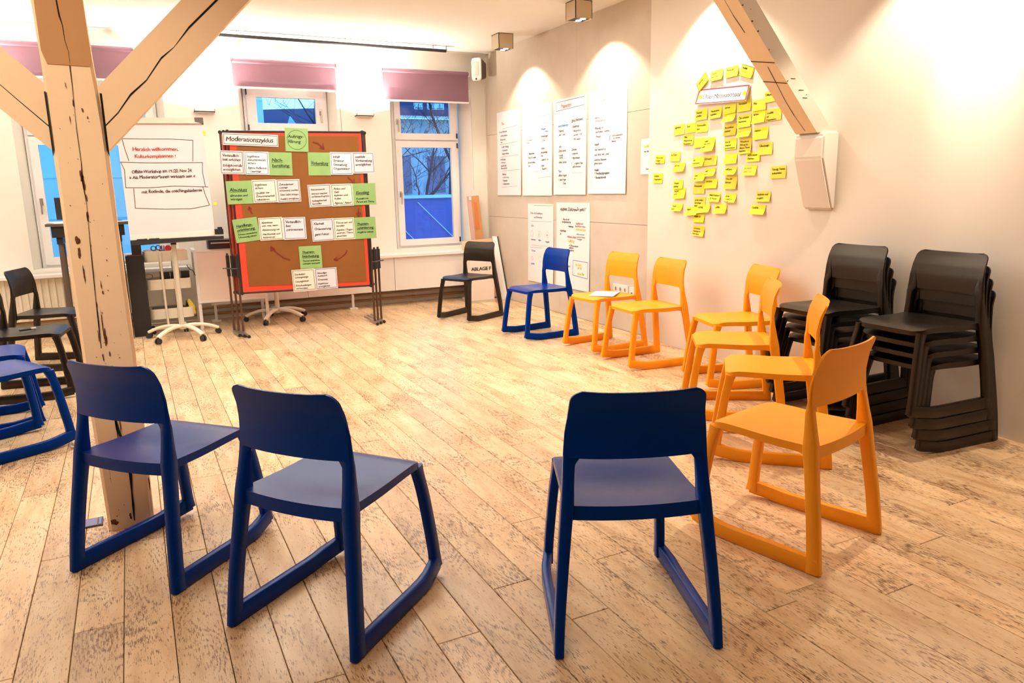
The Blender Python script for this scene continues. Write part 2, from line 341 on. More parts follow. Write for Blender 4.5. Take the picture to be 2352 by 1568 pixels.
def window(k, x0, x1, z0, zm, z1, gl, gr, handle_side, two=True):
    w = thing('window_%d' % k, None, None, (x0, YW, z0)); tag(w, kind='structure')
    def fr(name, a, b, c, d, t, dep, y, par):          # rectangular frame a..b, c..d of bar width t
        q = MB(); q.box(((a+b)/2-x0, y-YW, c+t/2-z0), (b-a, dep, t)); q.box(((a+b)/2-x0, y-YW, d-t/2-z0), (b-a, dep, t))
        for x in (a+t/2, b-t/2): q.box((x-x0, y-YW, (c+d)/2-z0), (t, dep, d-c-2*t))
        return q.build(name, M['pvc'], par)
    f = fr('window_frame', x0, x1, z0, z1, .045, .08, YW+.02, w)
    MB().box(((x0+x1)/2-x0, .02, zm-z0), (x1-x0-.09, .08, .03)).build('transom', M['pvc'], w)
    for (c, d, nm) in ((z0+.03, zm-.008, 'sash'), (zm+.008, z1-.03, 'sash')):
        s_ = fr(nm, x0+.03, x1-.03, c, d, gl, .055, YW-.02, w)
        MB().box(((x0+x1)/2-x0, .0, (c+d)/2-z0), (x1-x0-.06-2*gl+.01, .008, d-c-2*gl+.01)).build('pane', M['glass'], s_)
        hx = (x0+.03+gl*.5) if handle_side < 0 else (x1-.03-gl*.5); hz = (c+d)/2 if c < zm-.1 else c+gl+.13
        h = MB().box((hx-x0, -.052, hz-z0), (.028, .012, .07)).tube([(hx-x0, -.05, hz+.01-z0), (hx-x0, -.085, hz+.01-z0)], .009)
        h.sweep([(hx-x0, -.088, hz+.015-z0), (hx-x0+.004*handle_side, -.088, hz-.12-z0)], [(.016, .012)]*2, (1, 0, 0)).build('handle', M['chrome'], s_)
        for hz2 in (c+.05, d-.05):
            ox = (x1-.03) if handle_side < 0 else (x0+.03); MB().box((ox-x0, -.055, hz2-z0), (.014, .02, .06)).build('hinge', M['black2'], s_)
    return w
window(3, 2.90, 3.755, .64, 1.93, 2.50, .075, 0, -1)
window(2, 1.235, 2.14, .64, 1.99, 2.50, .10, 0, 1)
window(1, -.835, .36, .64, 1.93, 2.50, .075, 0, -1)
# continuous sill shelf and radiator casing below it, heating pipes, feet
t = thing('window_shelf', 'long white sill shelf and panel running under the right and middle windows', 'shelf', (2.2, 8.5, 0))
MB().box((.0, .02, .587), (3.06, .28, .028)).build('shelf_top', M['pvc'], t)
for i in range(3): MB().box((-1.02+1.02*i, -.075, .375), (1.014, .02, .385)).build('front_panel', M['white'], t)
for x in (-1.49, .0, 1.44): MB().box((x, -.05, .285), (.025, .03, .57)).box((x, -.05, .01), (.09, .07, .02)).build('foot', M['white'], t)
for z in (.065, .13):
    t = tag(origin_to(MB().tube([(-1.5, YB-.05, z), (1.4, YB-.05, z), (3.75, YB-.05, z)], .014, 10).tube([(2.98, YB-.05, z), (3.01, YB-.05, z)], .019, 10).build('heating_pipe', M['copper'], smooth=True), (3, YB-.05, z)),
            ('upper' if z > .1 else 'lower')+' brown heating pipe along the foot of the window wall', 'pipe')
t = thing('window_shelf', 'white sill shelf under the leftmost window behind the post', 'shelf', (-.4, 8.56, 0)); MB().box((0, -.01, .587), (1.8, .2, .028)).build('shelf_top', M['pvc'], t)
t = thing('radiator', 'white ribbed radiator under the leftmost window', 'radiator', (-.62, 8.57, .15))
MB().box((0, 0, .215), (1.26, .04, .43)).build('radiator_panel', M['offwhite'], t)
for i in range(21): MB().sweep([(-.6+.06*i, -.026, .02), (-.6+.06*i, -.03, .215), (-.6+.06*i, -.026, .41)], [(.026, .014)]*3, (1, 0, 0)).build('rib', M['offwhite'], t)
for x in (-.5, .5): MB().box((x, 0, -.06), (.03, .05, .12)).build('foot', M['offwhite'], t)
# roller blinds
def blind(x0, x1, z0, z1, y, label):
    b = thing('roller_blind', label, 'blind', (x0, y, z1)); w = x1-x0
    MB().tube([(0, 0, 0), (w, 0, 0)], .024, 14).build('roller', M['pink'] if 0 else M['blind'], b, smooth=True)
    MB().box((w/2, .0, -(z1-z0)/2), (w, .0012, z1-z0)).build('fabric', M['blind'], b)
    MB().box((w/2, 0, z0-z1), (w, .012, .02)).build('bottom_bar', M['white'], b)
    for x in (-.012, w+.012): MB().box((x, .02, 0), (.012, .09, .06)).build('bracket', M['white'], b)
    MB().tube([(w+.02, -.01, 0), (w+.026, -.012, -.9), (w+.032, -.01, -1.35)], .0022, 6).tube([(w+.03, .01, 0), (w+.036, .01, -.9), (w+.032, -.01, -1.35)], .0022, 6).build('pull_chain', M['grey'], b)
    return b
blind(2.735, 3.80, 2.36, 2.69, 8.58, 'mauve roller blind over the right window beside the loudspeaker')
blind(1.115, 2.20, 2.435, 2.70, 8.58, 'mauve roller blind over the middle window behind the pinboard')
blind(-1.15, .205, 2.455, 2.745, 8.58, 'mauve roller blind over the leftmost window behind the post')
# black ceiling rail
t = thing('ceiling_rail', 'long thin black rail under the ceiling before the windows', 'rail', (.95, 8.3, 2.885))
MB().sweep([(-.25, -.02, .003), (2.46, .0, .0)], [(.035, .03)]*2, (0, 1, 0)).build('rail', M['black'], t)
MB().box((2.465, 0, .02), (.006, .045, .07)).build('end_plate', M['grey'], t)
for x in (.2, 1.3, 2.3): MB().tube([(x, -.02, .01), (x, -.02, .05)], .005, 6).build('hanger', M['grey'], t)
# wall uplights between the windows
for x, lb in ((.81, 'small flat white wall uplight between left and middle windows'), (2.51, 'small flat white wall uplight between middle and right windows'), (-1.2, 'small flat white wall uplight left of the leftmost window')):
    t = thing('wall_uplight', lb, 'light', (x, YB, 2.18), 0, 'wall uplights on the window wall')
    MB().box((0, -.045, 0), (.20, .09, .008)).box((0, -.087, .012), (.20, .006, .032)).box((-.097, -.045, .012), (.006, .09, .032)).box((.097, -.045, .012), (.006, .09, .032)).build('tray', M['pvc'], t)
    MB().tube([(-.07, -.045, .014), (.07, -.045, .014)], .006, 8).build('lamp_tube', M['lens'], t)
    l = area('uplight', (x, YB-.10, 2.23), (math.pi*.97, 0, 0), .2, .07, 40, (1, .95, .82), 165)
# cube downlights along the right wall
def cube(y, label, seen=True, px=3.72, e=54):
    t = thing('ceiling_spotlight', label, 'light', (px, y, CEIL), 0, 'cube spotlights along the right wall')
    q = MB()
    for x, yy, sx, sy in ((-.082, 0, .006, .17), (.082, 0, .006, .17), (0, -.082, .17, .006), (0, .082, .17, .006)): q.box((x, yy, -.075), (sx, sy, .15))
    q.box((0, 0, -.003), (.17, .17, .006)).build('housing', M['lamp_housing'], t)
    MB().box((0, 0, -.142), (.159, .159, .008)).build('black_reflector', M['black'], t)
    for s in (-1, 1): MB().tube([(.02, s*.036, -.145), (.02, s*.036, -.1485)], .026, 16).build('lamp_lens', M['lens'], t)
    for tilt, ang, pw, bl in ((.20, 112, e, .35), (.44, 36, e*.85, .85)):
        l = bpy.data.lights.new('spot', 'SPOT'); l.energy = pw; l.color = (1, .84, .64); l.spot_size = math.radians(ang); l.spot_blend = bl; l.shadow_soft_size = .03
        o = bpy.data.objects.new('spot', l); o.location = (0.01, 0, -.16); o.rotation_euler = (0, -tilt, 0); o.parent = t; COL.objects.link(o)
        o.rotation_euler = (0, -tilt, 0)
cube(7.47, 'sand coloured cube spotlight on the ceiling near the loudspeaker')
cube(5.95, 'sand coloured cube spotlight above the white posters, at the top edge')
cube(4.43, 'cube spotlight above the yellow sticky notes, out of view')
cube(2.50, 'cube spotlight above the black chair stacks, out of view', px=3.66, e=105)
cube(.6, 'cube spotlight nearest the photographer, out of view', px=3.66, e=45)
def lerp(a, b, t): return a+(b-a)*t
def pw(x, pts):
    for (a, b), (c, d) in zip(pts, pts[1:]):
        if x <= c:
            u = max(0, (x-a)/(c-a)); return lerp(b, d, u)
    return pts[-1][1]
# ================================================================ TIMBER POST WITH BRACES
PY = 3.27
t = thing('timber_post', 'cream painted old timber post with two braces and a long crack', 'post', (-.14, PY+.09, 0))
def loc(o, par=None):                                 # geometry given in room coordinates, re-based on the parent
    p = (par or t).location; o.data.transform(Matrix.Translation(-p)); return o
w0, w1 = -.226, -.048
q = MB(); c = .012; prof = [(w0+c, PY), (w1-c, PY), (w1, PY+c), (w1, PY+.18-c), (w1-c, PY+.18), (w0+c, PY+.18), (w0, PY+.18-c), (w0, PY+c)]
n = 24; vs = []
for i in range(n+1):
    z = CEIL*i/n; j = .001
    def edge(z, x):
        l = pw(z, [(0, -.214), (.5, -.225), (1.8, -.227), (2.1, -.233), (3, -.24)]); r = pw(z, [(0, -.046), (.7, -.040), (1.6, -.048), (1.83, -.062), (2.1, -.068), (3, -.075)])
        return l + (x-w0)/(w1-w0)*(r-l)
    for x, y in prof: vs.append((edge(z, x) + math.sin(z*5+y*40)*j + random.uniform(-.0012, .0012), y + random.uniform(-.0006, .0006), z))
fs = [(i*8+k, i*8+(k+1) % 8, (i+1)*8+(k+1) % 8, (i+1)*8+k) for i in range(n) for k in range(8)] + [tuple(range(7, -1, -1)), tuple(n*8+k for k in range(8))]
q.add(vs, fs); loc(q.build('shaft', M['post'], t))
q = MB(); y = PY-.004                                 # brown unpainted upper face with cut corners
q.prism([(-.225, y, CEIL), (-.2195, y, 1.86), (-.206, y, 1.815), (-.074, y, 1.812), (-.0655, y, 1.835), (-.078, y, CEIL)], (0, .008, 0)); loc(q.build('brown_face_board', M['post_brown'], t)); t.children[-1]['label'] = 'bare brown upper face'
def brace(s):
    xw = w1 if s > 0 else w0; x2 = xw + s*1.5; dz = 1.5 if s > 0 else 1.5*1.0
    if s > 0: A, B = (1.72, 1.515), ((.268, 2.088), (.505, 2.109))
    lo, hi = (1.50, 1.74)
    k = 1.045 if s > 0 else 1.02
    L = (CEIL-hi)/k
    y0 = PY+.012; pts = [(xw-s*.01, y0, lo), (xw-s*.01, y0, hi), (xw+s*L, y0, CEIL-.0), (xw+s*(L+(hi-lo)/k), y0, CEIL)]
    o = MB().prism(pts, (0, .14, 0)).build('brace', M['post'], t); loc(o); return o, (xw, k, lo, hi, y0)
for s in (1, -1):
    o, (xw, k, lo, hi, y0) = brace(s)
    def P(u, v): return (xw + s*u, y0-.0012, lo + k*u + v)      # u along x, v up from the lower edge
    q = MB()                                           # long split along the brace
    pts = [(0, .10), (.05, .098), (.10, .112), (.16, .105), (.22, .125), (.27, .118), (.33, .128), (.45, .120), (.6, .13), (.8, .12)] if s > 0 else [(0, .095), (.08, .098), (.2, .105), (.4, .11), (.7, .105)]
    up = []; dn = []
    for i, (u, v) in enumerate(pts):
        th = (.004, .004, .007, .004, .006, .0015, .007, .008, .005, .001)[i % 10] if s > 0 else (.004, .003, .002, .0025, .0015)[i]
        up.append(P(u, v+th)); dn.append(P(u, v-th*.3))
    q.add(up+dn, [(i, i+1, len(up)+i+1, len(up)+i) for i in range(len(up)-1)]); o2 = q.build('crack', M['crack'], o); loc(o2)
    q = MB(); g = .0045 if s > 0 else .003             # open joint against the post
    q.add([(xw-s*.003, PY-.0008, lo+.015), (xw+s*g, PY+.0105, lo-.01), (xw+s*g, PY+.0105, hi-.02), (xw-s*.003, PY-.0008, hi-.02)], [(0, 1, 2, 3)]); o2 = q.build('joint_gap', M['crack'], o); loc(o2)
def blot(mb, x, z, w, h, y, n=11, plane='y'):
    pts = []
    for i in range(n):
        a = 2*math.pi*i/n; r = random.uniform(.55, 1.15); pts.append((x+math.cos(a)*w/2*r, y, z+math.sin(a)*h/2*r))
    mb.add(pts, [tuple(range(n))])
yf = PY-.0032
cr_pts = [(160, 150), (166, 200), (172, 262), (176, 300), (186, 370), (190, 420), (199, 470), (205, 540), (212, 610), (220, 690), (226, 740), (232, 800)]
def onpost(px, py): p = at(px, py, 1, yf); return (p.x, yf, p.z)
def ribbon(mb, pts, ws):
    for (a, b), wa, wb_ in zip(zip(pts, pts[1:]), ws, ws[1:]):
        mb.add([(a[0]-wa, a[1], a[2]), (a[0]+wa, a[1], a[2]), (b[0]+wb_, b[1], b[2]), (b[0]-wb_, b[1], b[2])], [(0, 1, 2, 3)])
q = MB(); P_ = [onpost(*c_) for c_ in cr_pts]; ribbon(q, P_, [.0014, .001, .0006, .001, .0009, .002, .0007, .0009, .0016, .001, .0022, .001]); loc(q.build('crack', M['crack'], t)); q = MB()
low = [onpost(*c_) for c_ in ((262, 950), (270, 985), (285, 1020), (300, 1090), (303, 1130), (306, 1160), (309, 1195))]; ribbon(q, low, [.002, .006, .003, .006, .003, .0045, .002])
loc(q.build('crack', M['crack'], t)); q = MB()
P2 = [(x, PY-.0052, z) for x, z in ((-.165, 2.3), (-.152, 2.05), (-.148, 1.98), (-.142, 1.95), (-.141, 1.90), (-.134, 1.86), (-.134, 1.82))]; ribbon(q, P2, [.003, .002, .0025, .0012, .0008, .0006, .0004])
loc(q.build('crack', M['crack'], t))
q = MB()
for px, py, w, h in ((150, 195, 3, 14), (152, 200, 2, 8), (168, 237, 5, 18), (161, 276, 4, 20), (189, 253, 4, 9), (201, 270, 3, 7), (187, 405, 9, 22), (193, 425, 7, 26), (199, 455, 4, 16), (201, 497, 7, 24), (178, 553, 12, 18), (182, 580, 9, 26), (193, 630, 7, 34), (232, 655, 4, 18), (236, 672, 4, 9), (235, 745, 10, 62), (242, 775, 9, 34), (226, 770, 5, 26), (218, 630, 3, 20), (216, 660, 4, 30), (222, 700, 4, 16), (224, 720, 4, 18), (237, 820, 5, 18), (252, 812, 4, 14), (268, 985, 9, 46), (276, 975, 6, 30), (253, 1090, 5, 40), (346, 1150, 6, 46), (343, 1110, 7, 30), (300, 1185, 6, 12), (262, 1200, 16, 8)):
    p0 = onpost(px-w/2, py-h/2); p1 = onpost(px+w/2, py+h/2); blot(q, (p0[0]+p1[0])/2, (p0[2]+p1[2])/2, abs(p1[0]-p0[0])*1.45, abs(p0[2]-p1[2])*1.25, yf); loc(q.build('paint_chip', M['chip'], t)); q = MB()
for i in range(46):
    z = random.uniform(.05, 1.78); blot(q, random.uniform(w0+.02, w1-.02), z, random.uniform(.002, .005), random.uniform(.002, .007), yf, 6)
o = loc(q.build('small_chips', M['chip'], t)); o['kind'] = 'stuff'
# strut of the roof timbers on the right wall and its plastered corbel
t = thing('wall_corbel', 'plastered corbel on the right wall carrying the sloping timber', 'corbel', (XN, 3.45, 1.17))
z1, z2, z3 = 1.655, 1.49, 1.172
Y0, Y1 = 3.335, 3.565
def pr(x, z): return [(x, Y0, z), (x, Y1, z)]
V = [(XN, Y0, z1), (3.875, Y0, z1), (3.852, Y0, z1-.03), (3.852, Y0, z2), (3.962, Y0, z3), (XN, Y0, z3)]
q = MB().prism(V, (0, Y1-Y0, 0)); o = q.build('corbel_body', M['wall'], t); loc(o)
bm = bmesh.new(); bm.from_mesh(o.data); bmesh.ops.bevel(bm, geom=list(bm.edges), offset=.012, segments=2, affect='EDGES'); bm.to_mesh(o.data); bm.free()
t = thing('sloping_timber', 'whitewashed sloping roof timber rising from the corbel to the ceiling', 'beam', (3.85, 3.42, z1))
k = (2.19-1.63)/(3.83-3.284)                          # slope measured on the near lower edge
def X(z, off=0): return 3.853 - (z-1.63)/k + off
top = CEIL; wd = .145
poly = [(X(z1-.01), z1-.01), (X(top), top), (X(top)+wd, top), (X(z1-.01)+wd, z1-.01)]
q = MB(); vs = [(x, 3.375, z) for x, z in poly] + [(x, 3.54, z) for x, z in poly]
q.add(vs, [(0, 1, 2, 3), (7, 6, 5, 4), (1, 5, 6, 2), (2, 6, 7, 3), (0, 3, 7, 4)]); loc(q.build('whitewashed_side', M['beam_side'], t))
q = MB().add([(vs[0][0]-.001, 3.374, vs[0][2]), (vs[1][0]-.001, 3.374, vs[1][2]), (vs[5][0]-.001, 3.541, vs[5][2]), (vs[4][0]-.001, 3.541, vs[4][2]), (vs[0][0]+.012, 3.380, vs[0][2]), (vs[1][0]+.012, 3.380, vs[1][2]), (vs[5][0]+.012, 3.535, vs[5][2]), (vs[4][0]+.012, 3.535, vs[4][2])],
    [(0, 1, 2, 3), (7, 6, 5, 4), (0, 4, 5, 1), (1, 5, 6, 2), (2, 6, 7, 3), (3, 7, 4, 0)]); o = q.build('brown_underside', M['beam_under'], t); loc(o); o['label'] = 'bare brown underside'
q = MB(); random.seed(3); pts = []
for i in range(15):
    z = 1.66 + i*.09; yy = 3.455 + math.sin(i*1.1)*.012 + (.02 if i > 8 else 0); xx = X(z) - .0035; pts.append((xx, yy, z))
for a, b in zip(pts, pts[1:]):
    if pts.index(a) in (4, 5): continue
    w = random.uniform(.001, .0032); q.add([(a[0], a[1]-w, a[2]), (a[0], a[1]+w, a[2]), (b[0], b[1]+w*.8, b[2]), (b[0], b[1]-w*.8, b[2])], [(0, 1, 2, 3)])
for z in (1.92, 2.03): q.add([(X(z)-.004, 3.378, z), (X(z+.03)-.004, 3.54, z+.03), (X(z+.034)-.004, 3.54, z+.034), (X(z+.004)-.004, 3.378, z+.004)], [(0, 1, 2, 3)])
loc(q.build('crack', M['crack'], t))
q = MB()
for i in range(16): z = random.uniform(1.8, 2.8); q.tube([(X(z)+.010, 3.3745, z), (X(z)+.010, 3.370, z)], random.uniform(.0025, .005), 7)
for i in range(14): z = random.uniform(1.8, 2.8); q.tube([(X(z)+random.uniform(.02, .12), 3.3745, z), (X(z)+random.uniform(.03, .1), 3.372, z)], .002, 6)
loc(q.build('nail_head', M['chip'], t))
random.seed(11)

# ================================================================ CHAIRS
def lerp(a, b, t): return a+(b-a)*t
def pw(x, pts):
    for (a, b), (c, d) in zip(pts, pts[1:]):
        if x <= c:
            u = max(0, (x-a)/(c-a)); return lerp(b, d, u)
    return pts[-1][1]
def smooth_pts(pts, n):
    """Catmull-Rom through tuples"""
    P = [Vector(p) for p in pts]; P = [P[0]*2-P[1]] + P + [P[-1]*2-P[-2]]; out = []
    for i in range(1, len(P)-2):
        for j in range(n):
            t = j/n; a, b, c, d = P[i-1:i+3]
            out.append(.5*((2*b)+(-a+c)*t+(2*a-5*b+4*c-d)*t*t+(-a+3*b-3*c+d)*t**3))
    out.append(P[-2]); return out
XC = [(.43, .080), (.50, .088), (.587, .098), (.66, .097), (.72, .086), (.76, .070), (.80, .048)]
def make_chair(mat, label, group):
    t = thing('chair', label, 'chair', (0, 0, 0), 0, group)
    for s in (1, -1):
        # rocker skid: flat rear two thirds, front third lifted
        pts = [(.010, s*.2355, .031), (.20, s*.2305, .0295), (.36, s*.226, .0285), (.405, s*.2245, .0295), (.45, s*.222, .0345), (.545, s*.2025, .048)]
        MB().sweep(pts, [(.0255, .062), (.028, .059), (.030, .056), (.031, .056), (.031, .057), (.030, .058)], (0, 1, 0), .10).build('skid', mat, t, True)
        pts = smooth_pts([(.538, s*.2035, .030), (.530, s*.2005, .12), (.506, s*.188, .30), (.490, s*.1795, .385), (.481, s*.1770, .423)], 3)
        n = len(pts); MB().sweep(pts, [(.030, pw(i/(n-1), [(0, .054), (.12, .041), (.7, .039), (.86, .043), (1, .048)])) for i in range(n)], (0, 1, 0), .12).build('leg', mat, t, True)
        Z_ = (.003, .03, .08, .16, .24, .32, .38, .42, .445, .47, .50, .54, .565, .578, .590, .62, .66, .70)
        RX = [(0, .024), (.12, .034), (.28, .056), (.40, .0745)] + [(z, x+.0) for z, x in XC]
        RY = [(0, .237), (.12, .2315), (.28, .218), (.40, .2065), (.445, .2020), (.50, .1985), (.587, .193), (.70, .1875)]
        WD = [pw(z, [(0, .026), (.40, .034), (.45, .036), (.50, .0335), (.56, .0335), (.572, .037), (.580, .042), (.590, .052), (.62, .046), (.66, .034), (.70, .026)]) for z in Z_]
        HT = [pw(z, [(0, .052), (.08, .047), (.36, .045), (.42, .050), (.45, .051), (.49, .040), (.56, .026), (.59, .014), (.62, .009), (.70, .006)]) for z in Z_]
        pts = [(pw(z, RX) - (.002 if z > .57 else 0), s*(pw(z, RY) - (max(0, w_-.036)/2)), z) for z, w_ in zip(Z_, WD)]
        MB().sweep(pts, list(zip(WD, HT)), (0, 1, 0), .13, i1=9).build('leg', mat, t, True)
        MB().sweep(pts, list(zip(WD, HT)), (0, 1, 0), .13, i0=8).build('back_post', mat, t, True)
    def seat(u, v):                                    # u 0 rear .. 1 front, v -1..1 across
        x = .068 + u*.437; y = 2*v-1
        hw = lerp(.205, .191, u)
        r = .045
        if x > .505-r: hw -= r - math.sqrt(max(0, r*r-(x-(.505-r))**2))
        if x < .068+.012: hw -= .006
        bow = -.012*(1-y*y)*max(0, 1-u*6)              # rear edge bows back a little
        z = .4455 - .016*math.exp(-((x-.24)/.12)**2)*(1-y*y*.75) + .004*u - .016*max(0, (x-.43)/.075)**2 + .003*y*y*(1-u)
        th = pw(x, [(.068, .044), (.09, .042), (.12, .030), (.44, .026), (.505, .022)])
        return (x+bow, y*hw, z), (0, 0, 1), th
    MB().grid(seat, 22, 16, .03).build('seat', mat, t, True)
    def back(u, v):                                    # u across, v up
        v = 1-(1-v)**1.9; y = 2*u-1; z = .583 + .004*y**4 + v*(.203 - .004*y**4) + .004*abs(y)**3*v
        hw = pw(z, [(.58, .2055), (.70, .1995), (.79, .192)]); r = .03; zt = .788
        if z > zt-r: hw -= r - math.sqrt(max(0, r*r-(min(z, zt)-(zt-r))**2))*1.0
        x = pw(z, XC) - .020*(1-y*y)
        return (x+.006, y*hw, z), (1, 0, 0), pw(z, [(.58, .018), (.64, .014), (.76, .011), (.79, .008)])
    MB().grid(back, 20, 20, .012).build('backrest', mat, t, True)
    return t
CH = [  # colour, x, y, z, yaw, label, group
 ('blue', -.169, 2.776, 0, .741, 'dark blue plastic chair seen from behind, in front of the timber post', 'blue chairs of the circle'),
 ('blue', .289, 2.118, 0, .678, 'dark blue plastic chair seen from behind, nearest the front left', 'blue chairs of the circle'),
 ('blue', 1.192, 1.572, 0, 1.176, 'dark blue plastic chair seen from behind, beside the front orange chair', 'blue chairs of the circle'),
 ('amber', 2.235, 1.686, 0, 1.81, 'orange plastic chair nearest the camera, seen from behind', 'orange chairs of the circle'),
 ('amber', 3.022, 2.483, 0, 2.41, 'second orange chair from the front, facing left before the dark stacks', 'orange chairs of the circle'),
 ('amber', 3.352, 3.11, 0, 2.517, 'third orange chair from the front, its back overlapping a bright yellow lit one', 'orange chairs of the circle'),
 ('amber', 3.905, 3.725, 0, 2.843, 'fourth orange chair, seat lit bright yellow, against the right wall', 'orange chairs of the circle'),
 ('amber', 3.751, 4.548, 0, 3.06, 'orange chair with bright yellow lit seat just right of the power sockets', 'orange chairs of the circle'),
 ('amber', 3.789, 5.236, 0, 3.215, 'orange chair with a white sheet on its seat', 'orange chairs of the circle'),
 ('blue', 3.573, 5.985, 0, 3.205, 'blue plastic chair facing the room in front of the lower posters', 'blue chairs of the circle'),
 ('dark', 3.368, 7.311, 0, 3.62, 'dark brown chair in the far corner before the lettered box', 'dark chairs of the circle'),
 ('dark', -.908, 7.028, 0, -.308, 'dark brown chair farthest left, before the ribbed radiator', 'dark chairs of the circle'),
 ('dark', -.986, 6.019, 0, -.134, 'dark chair with yellowish lit seat at the left edge', 'dark chairs of the circle'),
 ('blue', -1.161, 5.232, 0, .093, 'blue chair at left edge, only the front of its seat showing above a nearer one', 'blue chairs of the circle'),
 ('blue', -.991, 4.559, 0, .485, 'pale lit blue chair seat at the left edge beside the post', 'blue chairs of the circle')]
protos = {}
for col, x, y, z, a, lb, gr in CH:
    if col not in protos:
        protos[col] = make_chair(M[col], lb, gr); r = protos[col]; r.location = (x, y, z); r.rotation_euler = (0, 0, a)
    else: dup(protos[col], (x, y, z), a, lb, gr)
pos = ('bottom', 'second from bottom', 'third from bottom', 'topmost')
for (x, y, a, nm) in ((3.945, 2.409, 3.0965, 'right hand'), (3.975, 2.99, 3.105, 'left hand')):
    for i in range(4):
        dx = .030*i; lb = 'dark brown chair, %s of the %s stack by the right wall' % (pos[i], nm)
        dup(protos['dark'], (x+math.cos(a)*dx, y+math.sin(a)*dx, .0632*i), a, lb, 'dark chairs in the two stacks')
# pale sheet lying on the orange chair
cs, sn = math.cos(3.215), math.sin(3.215)
def onseat(x, y): return Vector((3.789+cs*x-sn*y, 5.236+sn*x+cs*y, 0))
o_ = onseat(.26, -.02); o_.z = .4475
sh = Sheet(o_, (math.cos(3.9), math.sin(3.9), 0), (-math.sin(3.9), math.cos(3.9), 0), (0, 0, 1), .297, .21, 0, 0)
o = sh.mesh('paper_sheet', M['paper']); origin_to(o, o_); o.location.z = .4475+.001; tag(o, 'white sheet of paper lying on an orange chair seat', 'paper')
# small object lying on the left chair seat
p = Vector((-.986, 6.019, .452)) + Vector((.27, .0, 0)); t = thing('marker_pen', 'short dark pen lying on the yellowish lit chair seat', 'pen', p)
MB().tube([(-.045, -.02, 0), (-.01, -.005, 0), (.045, .02, 0)], .008, 10).build('barrel', M['black2'], t, True); MB().tube([(.02, .009, 0), (.047, .0205, 0)], .0092, 10).build('cap', M['grey'], t, True)
# metal floor socket box
t = thing('floor_socket_box', 'small steel floor box in the boards beside the post foot', 'floor box', (-.283, 3.395, 0))
MB().box((0, 0, .002), (.086, .09, .004)).build('frame', M['black2'], t); MB().box((-.008, 0, .0045), (.062, .078, .002)).build('lid', M['floorbox'], t); MB().box((.032, 0, .0045), (.010, .07, .002)).build('hinge', M['floorbox'], t)
# ================================================================ PINBOARDS
A0 = Vector((.818, 7.527, 0)); B0 = Vector((2.108, 7.363, 0)); TU = (B0-A0).normalized(); TN = Vector((TU.y, -TU.x, 0))   # TN towards the room
if TN.y > 0: TN = -TN
UP = Vector((0, 0, 1))
def bp(a, z, n=0): return A0 + TU*a + UP*z + TN*n
def board(t0, t1, z0, z1, n, label, front=True, lo=(.022, .022)):
    t = thing('pinboard', label, 'pinboard', bp((t0+t1)/2, 0, n), 0, 'pinboards nested one behind another')
    base = t.location
    def L(a, z, k=0): return bp(a, z, n+k) - base
    q = MB().prism([L(t0+.01, z0+.01, -.012), L(t1-.01, z0+.01, -.012), L(t1-.01, z1-.01, -.012), L(t0+.01, z1-.01, -.012)], TN*.022); q.build('coral_panel', M['coral'], t)
    for (a, b) in (((t0, z0), (t1, z0)), ((t0, z1), (t1, z1)), ((t0, z0), (t0, z1)), ((t1, z0), (t1, z1))):
        MB().sweep([L(a[0], a[1]), L(b[0], b[1])], [(.032, .016 if a[1] == b[1] else .016)]*2, tuple(TN)).build('frame_bar', M['black2'] if front else M['brownmetal'], t)
    for a in (t0, t1):
        for z in (z0, z1): MB().tube([L(a, z, -.02), L(a, z, .02)], .017, 10).build('corner_cap', M['black2'], t, True)
    for s, a in ((-1, t0-lo[0]), (1, t1+lo[1])):
        MB().sweep([L(a, .03), L(a, .78)], [(.026, .020)]*2, tuple(TN)).build('leg_tube', M['brownmetal'], t)
        MB().box(L(a, .66, .0), (.03, .045, .20)).build('clamp', M['black2'], t); MB().tube([L(a, .64, .02), L(a+s*.05, .64, .03)], .006, 8).build('clamp_screw', M['black2'], t)
        pts = [L(a - s*.0, .028, -.30), L(a, .022, -.10), L(a, .018, .0), L(a - s*.02*(s < 0), .017, .12), L(a - s*.05, .014, .24)]
        if s > 0: pts = [L(a-.05, .028, -.33), L(a-.02, .024, -.2), L(a, .018, .0), L(a+.01, .015, .10)]
        MB().tube(smooth_pts(pts, 3), .014, 8).build('foot', M['chrome'], t, True)
        q = MB(); e = pts[-1]; q.tube([e-TN*.012, e+TN*.012], .0155, 8).build('foot_cap', M['black2'], t, True)
    return t, L
pb, L = board(.068, 1.302, .40, 1.905, 0, 'front pinboard with brown paper, coral edge and rows of cards')
q = MB()
def kr(u, v):
    a = lerp(.135, 1.262, u); z = lerp(.445 + .02*(1-u), 1.868, v); w = .002*math.sin(u*9+v*5)+.002
    if v < .01: w = .003
    return L(a, z, .012+w), TN, None
q.grid(kr, 14, 14, .0015).build('packing_paper', M['kraft'], pb)
board(.035, 1.322, .40, 1.905, -.055, 'second pinboard, mostly hidden behind the card board', False, (.03, .045))
board(.002, 1.342, .40, 1.905, -.11, 'third pinboard at the back of the nested boards', False, (.04, .07))
q = MB()                                               # marker arrows drawn on the paper
def stroke(pts, w=.010): 
    for (a, b), (c_, d) in zip(pts, pts[1:]):
        l_ = math.hypot(c_-a, d-b) or 1; nx, ny = -(d-b)/l_*w/2, (c_-a)/l_*w/2
        q.add([L(a+nx, b+ny, .0185), L(c_+nx, d+ny, .0185), L(c_-nx, d-ny, .0185), L(a-nx, b-ny, .0185)], [(0, 1, 2, 3)])
def pbx(px, py):
    d = ray(px, py); k = ((A0-EYE).dot(TN))/d.dot(TN); w_ = EYE+d*k-A0; return (w_.dot(TU), w_.z)
